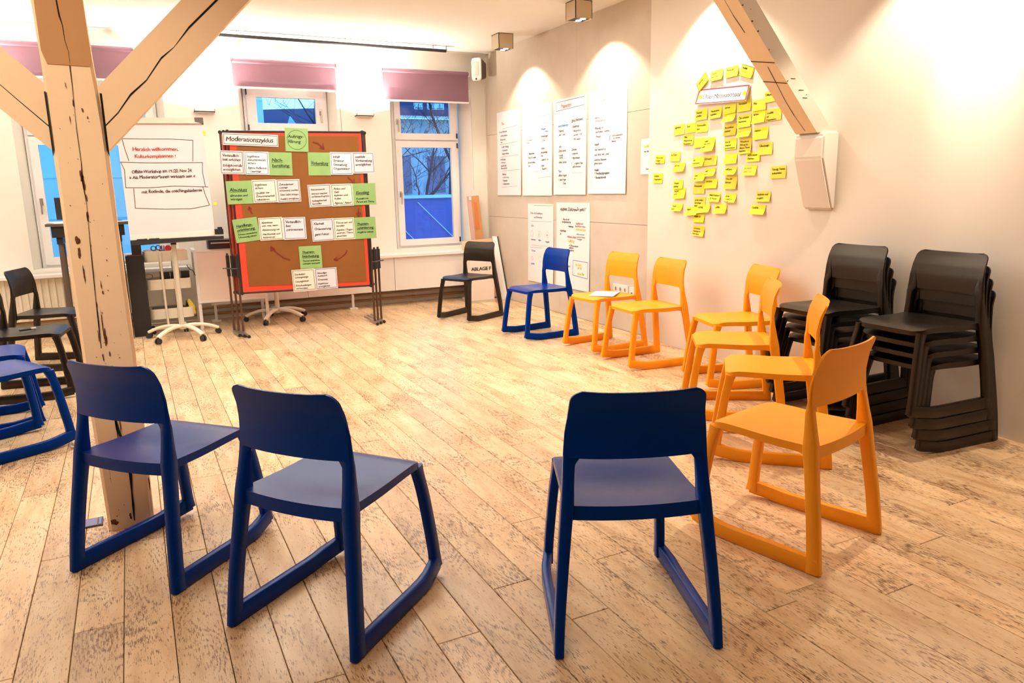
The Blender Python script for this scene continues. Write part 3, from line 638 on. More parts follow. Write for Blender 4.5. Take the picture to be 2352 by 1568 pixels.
for path, head in ((((718, 326), (730, 329), (741, 339)), ((733, 340), (744, 342), (741, 328))), (((798, 407), (806, 413), (811, 421)), ((803, 420), (813, 422), (812, 411))), (((823, 478), (823, 486), (823, 495)), ((818, 489), (823, 498), (828, 489), (818, 489))),
                   (((580, 491), (576, 485), (573, 478)), ((570, 483), (572, 474), (578, 480))), (((667, 596), (652, 592), (636, 580), (624, 569)), ((622, 576), (622, 565), (631, 571), (622, 576))), (((797, 574), (792, 583), (782, 592), (769, 596)), ((774, 589), (766, 596), (776, 598)))):
    stroke([pbx(*p_) for p_ in path]); stroke([pbx(*p_) for p_ in head], .008)
q.build('red_arrows', M['darkred'], pb)
def card(t0, t1, z0, z1, mat, lines, label, rot=0, border=True, name='moderation_card', ux=(), lift=.019, size=.033, top=None, ink='ink', head=0, circle=False):
    o_ = bp((t0+t1)/2, (z0+z1)/2, lift); sh = Sheet(o_, TU, UP, TN, t1-t0, z1-z0, math.radians(rot), 0, 0)
    o = sh.mesh(name, M[mat]); origin_to(o, o_); tag(o, label, 'card', 'cards on the pinboard')
    q = MB(); H_ = z1-z0; W_ = t1-t0
    if border: sh.border(q, .011, .0035)
    if circle: sh.line(q, [(.088*math.cos(i*.2618), .088*math.sin(i*.2618)) for i in range(25)], .003)
    y = top if top is not None else H_/2 - .055
    need = sum((size*(head if head and i < len(ux) else 1)*1.12) if ln else size*.45 for i, ln in enumerate(lines[:-1])); room = y + H_/2 - .022
    if need > room: size *= room/need
    for i, ln in enumerate(lines):
        if ln: 
            sz = size*(head if head and i < len(ux)+0 else 1); x0 = -W_/2+.025
            L_ = max(v[0] for v in glyphs(ln, .016)[0])*sz; fit = min(L_, W_-.045)
            sh.text(q, ln, x0, y, sz, bold=.026 if sz < .04 else .016, fit=fit)
            if i in ux: sh.line(q, [(x0, y-.007), (x0+fit, y-.005)], .0028)
        y -= size*(head if head and i < len(ux) else 1)*(1.12) if ln else size*.45
    w = q.build('handwriting', M[ink], o); w.data.transform(Matrix.Translation(-o_)); return o
G = 'green square card reading '; Wc = 'white bordered card reading '
card(.022, .512, 1.775, 1.884, 'pinkpaper', ['Moderationszyklus'], 'long pale title card reading Moderationszyklus', -2.2, size=.060, top=-.018, lift=.022)
card(.575, .787, 1.722, 1.938, 'green', ['Auftrags-', 'klärung'], G+'Auftragsklärung inside a drawn circle', -2, False, size=.042, top=.018, circle=True, lift=.022)
card(-.022, .192, 1.520, 1.732, 'pinkpaper', ['Verbindlich-', 'keit erhöhen', '', 'Erfolgskontrolle', 'ermöglichen'], Wc+'Verbindlichkeit, first in the top left row', -2)
card(.196, .412, 1.512, 1.724, 'paper', ['Ergebnisse', 'dokumentieren/', 'sichern', '', 'Eigene Reflexion', '– Learnings'], Wc+'Ergebnisse with Learnings, second in the top left row', -1.5, lift=.0200)
card(.412, .622, 1.502, 1.716, 'green', ['Nach-', 'bereitung.'], G+'Nachbereitung', -1.5, False, ux=(0, 1), size=.044, top=.02, lift=.021)
card(.770, .980, 1.498, 1.714, 'green', ['Vorbereitung'], G+'Vorbereitung', -1, False, ux=(0,), size=.050, top=-.01)
card(.980, 1.193, 1.503, 1.716, 'paper', ['Inhalt', 'Struktur', 'Gestaltung', 'Organisation'], Wc+'Inhalt Struktur, beside the Vorbereitung card', -1, lift=.0200)
card(1.193, 1.405, 1.513, 1.716, 'lilacpaper', ['mentale', 'Vorbereitung', 'ermöglichen'], Wc+'mentale Vorbereitung, overhanging the right edge', 0, lift=.021)
card(.015, .240, 1.245, 1.458, 'green', ['Abschluss', 'abrunden und', 'würdigen'], G+'Abschluss', 1, False, ux=(0,), size=.030, head=1.4, top=.01)
card(.243, .462, 1.252, 1.466, 'creampaper', ['Ergebnisse', 'sichern', '', 'Qualität der', 'Zusammenarbeit', 'reflektieren'], Wc+'Ergebnisse sichern, beside the Abschluss card', 1, lift=.0200)
card(.462, .680, 1.252, 1.466, 'pinkpaper', ['Zufriedenheit/', 'Lösungs-', 'kompetenz merken', '', 'Gutes Gefühl erzeugen', '', 'Ausblick ermöglichen'], Wc+'Zufriedenheit, third in the Abschluss row', 1, lift=.021, size=.025)
card(.752, .968, 1.200, 1.414, 'pinkpaper', ['Ankommende', '', 'vertraut machen', 'mit Rahmen-Programm', '', 'Anfangsklarheit', 'herstellen'], Wc+'Ankommende, first in the Einstieg row', 2, size=.025)
card(.968, 1.180, 1.202, 1.416, 'creampaper', ['Anlass und', 'Ziele', 'Rahmen und', 'Rollen', '', 'Agenda / Ablauf'], Wc+'Anlass und Ziele, second in the Einstieg row', 1, lift=.0200)
card(1.180, 1.402, 1.208, 1.418, 'green', ['Einstieg', 'Kontakt mit', 'Person und Thema'], G+'Einstieg, overhanging the right edge', .5, False, ux=(0,), size=.027, head=1.7, top=.0, lift=.021)
card(.048, .271, .892, 1.112, 'green', ['Handlungs-', 'orientierung.', 'Schritte vereinbaren', 'Umsetzung planen'], G+'Handlungsorientierung', 6, False, ux=(0, 1), size=.024, head=1.45, top=.035)
card(.274, .492, .897, 1.112, 'creampaper', ['Aktivitäten', 'wer, was, wann', '', 'Abstimmung mit', '', 'Machbarkeit und', 'Ressourcen'], Wc+'Aktivitäten, beside the Handlungsorientierung card', 1.5, lift=.0200, size=.026)
card(.492, .706, .895, 1.108, 'lilacpaper', ['Verbindlich-', 'keit', 'commitment'], Wc+'Verbindlichkeit commitment, in the lower left row', .5, lift=.021)
card(.758, .974, .870, 1.084, 'lilacpaper', ['Klarheit', '', 'Orientierung', '', 'ganz Fokus'], Wc+'Klarheit Orientierung, first in the lower right row', 2)
card(.968, 1.175, .874, 1.088, 'creampaper', ['Themen auf- und', 'verteilen', '', 'Aspekte / Fragen', 'sammeln, Thema', 'gewichten'], Wc+'Themen auf- und verteilen, in the lower right row', 1, lift=.0200, size=.026)
card(1.172, 1.385, .876, 1.088, 'green', ['Themen-', 'orientierung.', 'Möglichst zeitnah'], G+'Themenorientierung, overhanging the right edge', 1, False, ux=(0, 1), size=.025, head=1.4, top=.03, lift=.021)
card(.624, .836, .606, .826, 'green', ['Themen-', 'bearbeitung.', 'Themen analysieren', 'Lösungen erarbeiten'], G+'Themenbearbeitung, low in the middle of the board', .5, False, ux=(0, 1), size=.024, head=1.5, top=.04)
card(.541, .760, .386, .602, 'creampaper', ['Erarbeiten', 'Lösungswege', '', 'Lösungsideen', '', 'Entscheidungen', 'vorbereiten'], Wc+'Erarbeiten, bottom left of the board', 1.5, lift=.0200, size=.026)
card(.757, .972, .395, .604, 'lilacpaper', ['lebendiger', 'Austausch', '', 'Kreativität', '', 'Ergebnisse', 'ermöglichen'], Wc+'lebendiger Austausch, bottom right of the board', 1, lift=.021, size=.026)

# ================================================================ FLIPCHARTS
def star_base(t, R0, ang, mat='offwhite'):
    MB().tube([(0, 0, .085), (0, 0, .125)], .03, 14).build('hub', M[mat], t, True)
    for i in range(5):
        a = ang+i*2*math.pi/5; c_, s_ = math.cos(a), math.sin(a)
        pts = [(c_*r_, s_*r_, z) for r_, z in ((.0, .112), (.10, .118), (.20, .105), (.28, .080), (R0, .058))]
        ft = MB().sweep(smooth_pts(pts, 2), [(.042, .030)]*9, (-s_, c_, 0)).build('foot', M[mat], t, True)
        x, y = c_*R0, s_*R0
        for k in (-.012, .012): 
            px_, py_ = x-s_*k, y+c_*k; MB().tube([(px_-s_*-.008, py_+c_*-.008, .0265), (px_-s_*.008, py_+c_*.008, .0265)], .0265, 14).build('castor_wheel', M['black2'], ft, True)
        MB().tube([(x, y, .03), (x, y, .062)], .008, 8).build('castor_stem', M['black2'], ft)
FX, FY = .335, 7.66
t = thing('flipchart', 'white flipchart on a five wheeled stand with a handwritten welcome sheet', 'flipchart', (FX, FY, 0))
star_base(t, .325, math.radians(-62))
MB().tube([(0, 0, .10), (0, -.02, .90)], .021, 14).build('column', M['tan'], t, True)
MB().tube([(0, -.02, .885), (0, -.01, .955)], .026, 12).build('column_clamp', M['black2'], t, True)
bl = Vector((-.003, 7.56, .945)); br = Vector((.712, 7.53, .955)); tl = Vector((-.040, 7.70, 1.985)); tr = Vector((.668, 7.67, 1.995))
FU = (br-bl).normalized(); FVv = (tl-bl).normalized(); FN = FU.cross(FVv).normalized()
if FN.y > 0: FN = -FN
FVv = FN.cross(FU); FVv = FVv if FVv.z > 0 else -FVv
fo = (bl+br+tl+tr)/4; fw, fh = (br-bl).length, (tl-bl).length
def fp(a, b, n=0): return fo + FU*a + FVv*b + FN*n - t.location
MB().prism([fp(-fw/2, -fh/2, -.03), fp(fw/2, -fh/2, -.03), fp(fw/2, fh/2, -.03), fp(-fw/2, fh/2, -.03)], FN*.022).build('board', M['white'], t)
MB().prism([fp(-fw/2-.008, fh/2-.015, -.03), fp(fw/2+.01, fh/2-.015, -.03), fp(fw/2+.01, fh/2+.035, -.03), fp(-fw/2-.008, fh/2+.035, -.03)], FN*.05).build('clamp_rail', M['tan'], t)
MB().prism([fp(fw/2-.06, fh/2-.0, -.033), fp(fw/2+.014, fh/2-.018, -.033), fp(fw/2+.014, fh/2+.038, -.033), fp(fw/2-.06, fh/2+.038, -.033)], FN*.056).build('rail_end_cap', M['taupe'], t)
MB().prism([fp(-fw/2+.0, -fh/2-.045, -.03), fp(fw/2+.07, -fh/2-.03, -.03), fp(fw/2+.07, -fh/2-.005, -.03), fp(-fw/2, -fh/2-.005, -.03)], FN*.075).build('pen_tray', M['black2'], t)
for i in range(7): MB().sweep([fp(-.03+.0*i+.018*i, fh/2+.037, -.02), fp(-.03+.018*i, fh/2+.037, .0)], [(.003, .002)]*2, tuple(FU)).build('rail_slot', M['taupe'], t) if 0 else None
t2 = thing('paper_pad', 'white flipchart sheet with Herzlich willkommen in red and black lines', 'paper', fo+FN*.0)
sh = Sheet(fo, FU, FVv, FN, fw, fh-.01, 0, 0, -.002)
p_ = sh.mesh('sheet', M['pinkpaper'], t2, .004); p_.data.transform(Matrix.Translation(-t2.location)); tag(p_)
MB().prism([sh.p(-fw/2, -fh/2+.004, -.004)-t2.location, sh.p(fw/2, -fh/2+.004, -.004)-t2.location, sh.p(fw/2, -fh/2+.058, -.004)-t2.location, sh.p(-fw/2, -fh/2+.050, -.004)-t2.location], FN*.006).build('lower_fold', M['creampaper'], t2)
def fxy(px, py):
    d = ray(px, py); k = (fo-EYE).dot(FN)/d.dot(FN); w_ = EYE+d*k-fo; return (w_.dot(FU), w_.dot(FVv))
q1, q2, q3 = MB(), MB(), MB()
for path in (((280, 318), (330, 319), (390, 319), (443, 322)), ((280, 318), (287, 343), (296, 369)), ((443, 322), (443, 345), (443, 370)),
             ((277, 372), (340, 374), (465, 373)), ((277, 372), (286, 390), (289, 431)), ((289, 431), (345, 431), (400, 427), (478, 429)), ((465, 373), (465, 395), (472, 428)),
             ((307, 433), (309, 455), (311, 478)), ((311, 478), (380, 480), (440, 479), (481, 471)), ((466, 430), (472, 448), (481, 470))): sh.line(q1, [fxy(*c_) for c_ in path], .0042, .0032)
def ftext(mb, body, px0, py0, px1, size, bold=.02):
    a, b = fxy(px0, py0); c_, d = fxy(px1, py0); vs, _f = glyphs(body, bold, .1); Lx = max(v[0] for v in vs); sx = (c_-a)/Lx
    sh2 = sh; mb.add([sh2.p(a+x*sx, b+y*size+(d-b)/(c_-a)*x*sx*0, .0032) for x, y in vs], _f)
ftext(q2, 'Herzlich willkommen,', 304, 347, 410, .047); ftext(q2, 'Kulturkomplizinnen !', 309, 363, 404, .044)
ftext(q1, 'Offsite-Workshop am 19./20. Nov 24', 302, 398, 441, .042); ftext(q1, '» Als Moderator*innen wirksam sein «', 297, 411, 450, .042); ftext(q1, 'mit Rotlinde, die coachingakademie', 325, 444, 465, .042)
for qq, m_ in ((q1, 'ink'), (q2, 'redink')): qq.build('handwriting', M[m_], t2).data.transform(Matrix.Translation(-t2.location))
for (px, py, w_, h_, nm) in ((466, 306, .022, .046, 'upper'), (494, 467, .016, .026, 'lower')):
    a, b = fxy(px, py); o_ = fo + FU*a + FVv*b + FN*(-.012); s3 = Sheet(o_, FU, FVv, FN, w_*2.2, h_, 0, 0, 0); o = s3.mesh('sticky_tab', M['yellow2']); origin_to(o, o_)
    tag(o, 'small golden sticky tab poking out at the %s right edge of the flipchart' % nm, 'sticky tab')
# eraser and pens block at the tray end
t3 = thing('board_eraser', 'black eraser block standing at the right end of the flipchart tray', 'eraser', fo + FU*(fw/2+.035) + FVv*(-fh/2+.012) + FN*.0)
MB().box((0, 0, .028), (.075, .045, .05)).build('block', M['black2'], t3); MB().box((.01, 0, .062), (.04, .035, .018)).build('grip', M['black2'], t3)
for i, x in enumerate((-.17, -.27)):
    t3 = thing('marker_pen', ('right' if i == 0 else 'left')+' black marker lying on the tray under the welcome sheet', 'pen', fo + FU*x + FVv*(-fh/2-.0) + FN*.035)
    MB().tube([(-.035, 0, 0), (.03, 0, .0)], .008, 8).build('barrel', M['black2'], t3, True); MB().tube([(.025, 0, 0), (.05, 0, 0)], .009, 8).build('cap', M['black'], t3, True)
# second flipchart behind the pinboards
t = thing('flipchart', 'second white flipchart stand, only its wheeled base showing below the pinboard', 'flipchart', (1.305, 8.17, 0)); star_base(t, .325, math.radians(-50))
MB().tube([(0, 0, .10), (0, -.02, 1.0)], .024, 14).build('column', M['offwhite'], t, True); MB().box((0, -.06, 1.30), (.68, .02, .95)).build('board', M['white'], t)

# ================================================================ LEFT REAR FURNITURE
t = thing('bar_table', 'tall dark bar table behind the timber post', 'table', (-.35, 8.0, 0))
MB().box((0, 0, 1.095), (.66, .42, .022)).build('table_top', M['taupe'], t); MB().box((0, 0, 1.035), (.58, .36, .10)).build('apron', M['black'], t)
for s in (-1, 1):
    for k in (-1, 1): MB().sweep([(s*.245, k*.13, 0), (s*.235, k*.13, .99)], [(.035, .035)]*2, (1, 0, 0)).build('leg', M['taupe'], t)
    MB().box((s*.235, 0, .955), (.05, .32, .06)).build('cross_rail', M['black'], t)
for i, (x, y, w_, d_, rz) in enumerate(((-.55, 7.95, .21, .297, .3), (-.12, 7.98, .21, .2, -.4))):
    s3 = Sheet((x, y, 1.107), (math.cos(rz), math.sin(rz), 0), (-math.sin(rz), math.cos(rz), 0), (0, 0, 1), w_, d_, 0, 0, .001); o = s3.mesh('paper_stack', M['paper'], None, .012 if i == 0 else .004); o.data.transform(Matrix.Translation((0, 0, .012 if i == 0 else .004))); origin_to(o, (x, y, 1.107))
    tag(o, ('white papers on the bar table left of the post', 'white sheet on the bar table right of the post')[i], 'papers')
t = thing('monitor', 'small black screen standing on the bar table left of the post', 'monitor', (-.52, 8.1, 1.106)); MB().box((0, 0, .13), (.17, .015, .20), Matrix.Rotation(.1, 3, 'Z')).build('screen', M['black'], t); MB().box((.03, .0, .01), (.10, .10, .02)).build('stand', M['black2'], t)
t = thing('glasses', 'dark spectacles lying on papers at the right end of the bar table', 'spectacles', (-.13, 7.93, 1.113)); 
for x in (-.03, .03): MB().tube([(x+.022*math.cos(a*.7), .016*math.sin(a*.7), .006) for a in range(10)], .003, 6).build('lens_rim', M['black'], t, True)
MB().tube([(.052, 0, .006), (.06, .09, .006)], .0025, 6).build('temple', M['black'], t)
t = thing('tall_black_case', 'tall narrow black case standing right of the post behind the flipchart', 'case', (-.005, 8.0, 0))
MB().box((0, 0, .39), (.155, .14, .78)).build('body', M['black'], t); MB().box((.025, .01, .85), (.085, .09, .14)).build('neck', M['black2'], t); MB().box((-.0, -.01, .783), (.12, .12, .006)).build('red_rim', M['darkred'], t)
# trolley
t = thing('trolley', 'cream three tier trolley with craft things behind the flipchart', 'trolley', (.27, 8.13, 0))
def tray(z, dark):
    h = .10; q = MB(); a, b, r = .20, .14, .045
    def ring(k, zz): return [(sx*(a-k-r)+r*math.cos(an), sy*(b-k-r)+r*math.sin(an), zz) for sx, sy, st in ((1, 1, 0), (-1, 1, 1), (-1, -1, 2), (1, -1, 3)) for an in [st*math.pi/2+j*math.pi/8 for j in range(5)]]
    R = [ring(0, z-h), ring(0, z), ring(.006, z), ring(.006, z-h+.008)]; n = 20; vs = [v for r_ in R for v in r_]
    fs = [(k*n+i, k*n+(i+1) % n, (k+1)*n+(i+1) % n, (k+1)*n+i) for k in range(3) for i in range(n)] + [tuple(range(n-1, -1, -1)), tuple(3*n+i for i in range(n))]
    q.add(vs, fs); return q.build('tray', M['offwhite'], t, True)
for z in (.81, .535, .245): tray(z, z < .5)
for s in (-1, 1): MB().tube(smooth_pts([(-.0+s*.155*0-.05, s*.148, .80), (-.05, s*.148, .5), (-.045, s*.148, .10), (-.02, s*.148, .06), (.05, s*.148, .055)], 3), .011, 8).build('upright', M['offwhite'], t, True)
for s in (-1, 1): MB().tube([(.06, s*.148, .80), (.06, s*.148, .055)], .011, 8).build('upright', M['offwhite'], t, True)
MB().tube(smooth_pts([(-.20, -.15, .055), (.22, -.15, .055), (.22, .15, .055), (-.20, .15, .055), (-.20, -.15, .055)], 2), .011, 8).build('base_frame', M['offwhite'], t, True)
for sx in (-1, 1):
    for sy in (-1, 1): MB().tube([(sx*.18, sy*.13-.008, .0215), (sx*.18, sy*.13+.008, .0215)], .0215, 12).build('castor_wheel', M['black2'], t, True)
def stuff_(nm, lb, cat, x, y, z, f):
    k = thing(nm, lb, cat, (x, y, z)); f(k); return k
stuff_('scissors', 'black handled scissors standing in the top tray of the trolley', 'scissors', .19, 8.05, .72, lambda k: [MB().tube([(0, 0, 0), (.0, 0, .10)], .005, 6).build('blade', M['chrome'], k), MB().tube([(-.02+.022*math.cos(a*.7), 0, .115+.022*math.sin(a*.7)) for a in range(10)], .005, 6).build('grip', M['black2'], k, True), MB().tube([(.025+.022*math.cos(a*.7), 0, .12+.022*math.sin(a*.7)) for a in range(10)], .005, 6).build('grip', M['black2'], k, True)])
stuff_('tape_roll', 'red tape roll in the top tray of the trolley', 'tape', .30, 8.06, .72, lambda k: [MB().tube([(0, -.012, .11), (0, .012, .11)], .030, 18).build('roll', M['red'], k, True), MB().box((0, 0, .04), (.05, .05, .08)).build('stand', M['pink'], k)])
stuff_('pen_cup', 'black pen cup with markers in the top trolley tray', 'pen cup', .245, 8.05, .72, lambda k: [MB().tube([(0, 0, 0), (0, 0, .095)], .03, 12).build('cup', M['black2'], k, True)]+[MB().tube([(.012*math.cos(j*1.6), .012*math.sin(j*1.6), .02), (.02*math.cos(j*1.6), .02*math.sin(j*1.6), .14)], .005, 6).build('marker', M[('red', 'black', 'pinkink', 'blueink')[j]], k) for j in range(4)])
stuff_('paper_box', 'red and white small box at the right of the top trolley tray', 'box', .42, 8.05, .72, lambda k: [MB().box((0, 0, .045), (.09, .06, .09)).build('body', M['red'], k), MB().box((0, -.002, .055), (.092, .062, .02)).build('white_band', M['paper'], k)])
for x, w_, lb in ((.245, .085, 'left'), (.33, .06, 'middle'), (.43, .075, 'right')): stuff_('storage_box', lb+' black box standing in the middle trolley tray', 'box', x, 8.1, .445, lambda k: [MB().box((0, 0, .075), (w_, .10, .15)).build('body', M['black'], k), MB().box((0, 0, .152), (w_+.004, .104, .008)).build('lid', M['black2'], k)])
stuff_('cable_coil', 'grey cable coil hanging over the middle trolley tray', 'cable', .10, 8.10, .56, lambda k: [MB().tube([(.035*math.cos(a*.5), .01*math.sin(a*1.3), .025*math.sin(a*.5)) for a in range(26)], .004, 6).build('cable', M['grey'], k, True)])
stuff_('black_tray_filling', 'flat black folder lying in the bottom trolley tray', 'folder', .25, 8.12, .16, lambda k: [MB().box((0, 0, .04), (.30, .22, .07)).build('cover', M['black'], k), MB().box((0, 0, .078), (.28, .2, .006)).build('flap', M['black2'], k)])
stuff_('yellow_cloth', 'yellow cloth beside a black cone in the bottom trolley tray', 'cloth', .445, 8.10, .16, lambda k: [MB().tube([(0, 0, 0), (.0, 0, .08), (-.005, 0, .15)], [.05, .045, .01], 10).build('cloth', M['yellow2'], k, True), MB().prism([(-.06, -.04, .03), (.0, -.04, .03), (-.03, -.04, .15)], (0, .02, 0)).build('cone', M['black'], k)])
# white desk
t = thing('side_desk', 'white desk with a tall modesty panel beside the trolley', 'desk', (.86, 8.22, 0))
MB().box((0, 0, .79), (.69, .36, .022)).build('desk_top', M['white'], t); MB().box((.01, -.165, .53), (.66, .014, .49)).build('front_panel', M['creampaper'], t)
MB().box((0.0, -.17, .275), (.68, .03, .022)).build('lower_rail', M['white'], t)
for x in (-.325, .325): MB().box((x, -.16, .39), (.03, .03, .78)).build('leg', M['white'], t)
for x in (-.325, .325): MB().box((x, .155, .39), (.03, .03, .78)).build('leg', M['white'], t)
t = thing('printer', 'flat black device on the white desk left of the pinboard', 'printer', (.83, 8.15, .801)); MB().box((0, 0, .045), (.32, .26, .09)).build('body', M['black2'], t); MB().box((-.0, -.132, .06), (.28, .006, .012)).build('silver_strip', M['grey'], t)
t = thing('white_box', 'white box on the desk below the flipchart', 'box', (.60, 8.15, .801)); MB().box((0, 0, .055), (.11, .14, .11)).build('body', M['white'], t); MB().box((0, 0, .112), (.114, .144, .006)).build('lid', M['paper'], t)
p0 = Vector((.50, 8.02, .62)); t = tag(origin_to(MB().tube(smooth_pts([(.45, 8.02, .66), (.47, 8.01, .62), (.50, 8.0, .60), (.515, 8.0, .55)], 3), .004, 6).build('cable', M['black'], smooth=True), p0), 'short black cable hanging between trolley and white desk', 'cable')

# ================================================================ RIGHT REAR CORNER
t = thing('loudspeaker', 'white and grey loudspeaker mounted high in the far corner', 'loudspeaker', (3.90, 8.47, 2.62)); Rz = Matrix.Rotation(math.radians(-52), 3, 'Z')
q = MB(); prof = []; w_, h_, r = .065, .13, .03
ring = [(sx*(w_-r)+r*math.cos(an), sz*(h_-r)+r*math.sin(an)) for sx, sz, st in ((1, 1, 0), (-1, 1, 1), (-1, -1, 2), (1, -1, 3)) for an in [st*math.pi/2+j*math.pi/8 for j in range(5)]]
def solid(y0, y1, k0, k1): return MB().add([Rz @ Vector((x*k0, y0, z*k0+.11)) for x, z in ring]+[Rz @ Vector((x*k1, y1, z*k1+.11)) for x, z in ring], [(i, (i+1) % 20, 20+(i+1) % 20, 20+i) for i in range(20)]+[tuple(range(19, -1, -1)), tuple(20+i for i in range(20))])
solid(-.08, -.065, .93, 1).build('front_grille', M['white'], t, True); solid(-.064, .09, 1.0, .72).build('cabinet', M['taupe'], t, True); solid(-.083, -.079, .60, .64).build('grille_recess', M['creampaper'], t, True)
MB().box(Rz @ Vector((0, -.082, -.002)), (.018, .006, .018), Rz).build('badge', M['black'], t); MB().tube([(.0, .08, .11), (.05, .15, .11)], .012, 8).build('wall_bracket', M['taupe'], t)
q = MB().tube([(4.045, 8.63, 2.56), (4.05, 8.635, 1.9), (4.05, 8.635, .6)], .003, 6); tag(origin_to(q.build('speaker_cable', M['tan']), (4.05, 8.63, 1.5)), 'thin cable running down the far corner below the loudspeaker', 'cable')
# leaning boards and boxes
def slab(name, label, cat, pts, th, mat, parts=()):
    c_ = sum((Vector(p) for p in pts), Vector())/len(pts); t = thing(name, label, cat, (c_.x, c_.y, min(p[2] for p in pts))); q = MB().prism([Vector(p)-t.location for p in pts], th); q.build('panel', M[mat], t); return t
t = slab('cardboard_carton', 'tall flat cardboard carton with brown tape leaning in the far corner', 'carton', [(3.80, 8.45, 0), (3.95, 8.43, 0), (3.90, 8.58, 1.26), (3.76, 8.60, 1.25)], (0, .035, 0), 'cardboard')
for a, b, m_, nm in (((3.76-.012, 8.597, 1.245), (3.80-.012, 8.447, .0), 'pinkpanel', 'side_flap'),):
    MB().prism([Vector(a)-t.location, Vector(b)-t.location, Vector(b)-t.location+Vector((.05, -.002, 0)), Vector(a)-t.location+Vector((.05, -.002, 0))], (0, -.004, 0)).build(nm, M[m_], t)
def onc(u, z): return Vector((lerp(3.78, 3.74, z/1.25)+u, lerp(8.44, 8.59, z/1.25)-.006, z)) - t.location
MB().prism([onc(.08, .85), onc(.13, .85), onc(.125, 1.18), (onc(.085, 1.18))], (0, -.002, 0)).build('brown_tape', M['chip'] if 0 else M['orangewood'], t); MB().prism([onc(.025, 1.205), onc(.055, 1.205), onc(.055, 1.25), onc(.025, 1.25)], (0, -.003, 0)).build('white_label', M['paper'], t)
t = slab('leaning_plywood', 'pale plywood sheet leaning behind the corner chair', 'board', [(3.60, 8.36, 0.0), (4.0, 8.34, 0.0), (4.0, 8.44, .735), (3.60, 8.46, .715)], (0, .012, 0), 'plywood'); MB().box((.0, .0, .003), (.4, .02, .006)).build('edge_strip', M['cardboard'], t)
t = slab('leaning_board', 'long white panel leaning at a slant against the right wall', 'board', [(3.985, 8.20, .0), (4.045, 8.12, .0), (4.03, 8.36, .76), (3.985, 8.40, .76)], (.012, .008, 0), 'white'); MB().prism([(0.04, -.15, 0), (.05, -.15, 0), (.035, .09, .76), (.025, .09, .76)], (0, .006, 0)).build('black_edge', M['black'], t)
t = slab('orange_board', 'narrow orange board leaning right of the lettered box', 'board', [(3.895, 8.34, 0), (3.975, 8.34, 0), (3.965, 8.36, .26), (3.93, 8.36, .26)], (0, .02, 0), 'orangewood'); MB().box((0, -.01, .006), (.10, .03, .012)).build('dark_foot', M['black'], t)
t = thing('lettered_box', 'white box with the black letters ABLAGE behind the corner chair', 'box', (3.69, 8.16, 0))
MB().box((0, 0, .30), (.31, .16, .60)).build('body', M['creampaper'], t); MB().box((0, 0, .605), (.32, .17, .012)).build('lid', M['paper'], t); MB().box((.0, -.075, .015), (.32, .02, .03)).build('base_rim', M['tan'], t)
s3 = Sheet((0, -.081, .42), (1, 0, 0), (0, 0, 1), (0, -1, 0), .30, .1, 0, 0, .0005); q = MB(); s3.text(q, 'ABLAGE F', -.143, -.034, .058, bold=.03, shear=0, fit=.262); q.build('lettering', M['ink'], t)
# wall sockets
t = thing('power_sockets', 'white strip of three power sockets low on the far right wall', 'socket', (XF, 5.755, .388)); MB().box((-.006, 0, 0), (.012, .235, .085)).build('plate', M['white'], t)
for y in (-.075, 0, .075): MB().tube([(-.012, y, 0), (-.0135, y, 0)], .021, 18).build('socket_well', M['tan'], t, True); MB().tube([(-.0136, y-.009, 0), (-.0142, y-.009, 0)], .004, 8).tube([(-.0136, y+.009, 0), (-.0142, y+.009, 0)], .004, 8).build('contact_hole', M['black'], t) if 0 else MB().box((-.014, y, 0), (.001, .008, .026)).build('contact_slot', M['black'], t)
t = thing('data_socket', 'single white data socket just right of the triple power sockets', 'socket', (XF, 5.575, .375)); MB().box((-.006, 0, 0), (.012, .075, .10)).build('plate', M['white'], t); MB().box((-.0125, 0, -.008), (.002, .022, .018)).build('port', M['black'], t); MB().box((-.0125, 0, .03), (.002, .05, .02)).build('label_strip', M['paper'], t)

# ================================================================ POSTERS ON THE RIGHT WALL
WU, WN = Vector((0, -1, 0)), Vector((-1, 0, 0))
TB = 1.12
def poster(yL, yR, z0, z1, label, items, mat='paper', X_=XF, curl=.012, cat='poster', group='poster sheets on the far right wall', frame=None):
    o_ = Vector((X_, (yL+yR)/2, (z0+z1)/2)); W_, H_ = abs(yL-yR), z1-z0
    sh = Sheet(o_, WU, UP, WN, W_, H_, 0, curl, .003); o = sh.mesh('poster', M[mat]); origin_to(o, o_); tag(o, label, cat, group); d = {}
    for it in items:
        k = it[0]; mb = d.setdefault(it[1], MB())
        if k == 'T': _, _, s_, u, v, size, *r = it; sh.text(mb, s_, (u-.5)*W_, (.5-v)*H_, size*TB, bold=(r[0] if r else .012)+.008, shear=.15, e=.001)
        elif k == 'L': sh.line(mb, [((u-.5)*W_, (.5-v)*H_) for u, v in it[2]], it[3] if len(it) > 3 else .004, .001)
        elif k == 'C': cx, cy, r_ = (it[2]-.5)*W_, (.5-it[3])*H_, it[4]; sh.line(mb, [(cx+r_*math.cos(a*.524), cy+r_*1.1*math.sin(a*.524)) for a in range(13)], .0025, .001)
    for c_, mb in d.items():
        if mb.v: w_ = mb.build('handwriting', M[c_], o); w_.data.transform(Matrix.Translation(-o_))
    return o
T = lambda c_, s_, u, v, z=.030, b=.012: ('T', c_, s_, u, v, z, b)
Ln = lambda c_, *p, w=.004: ('L', c_, list(p), w)
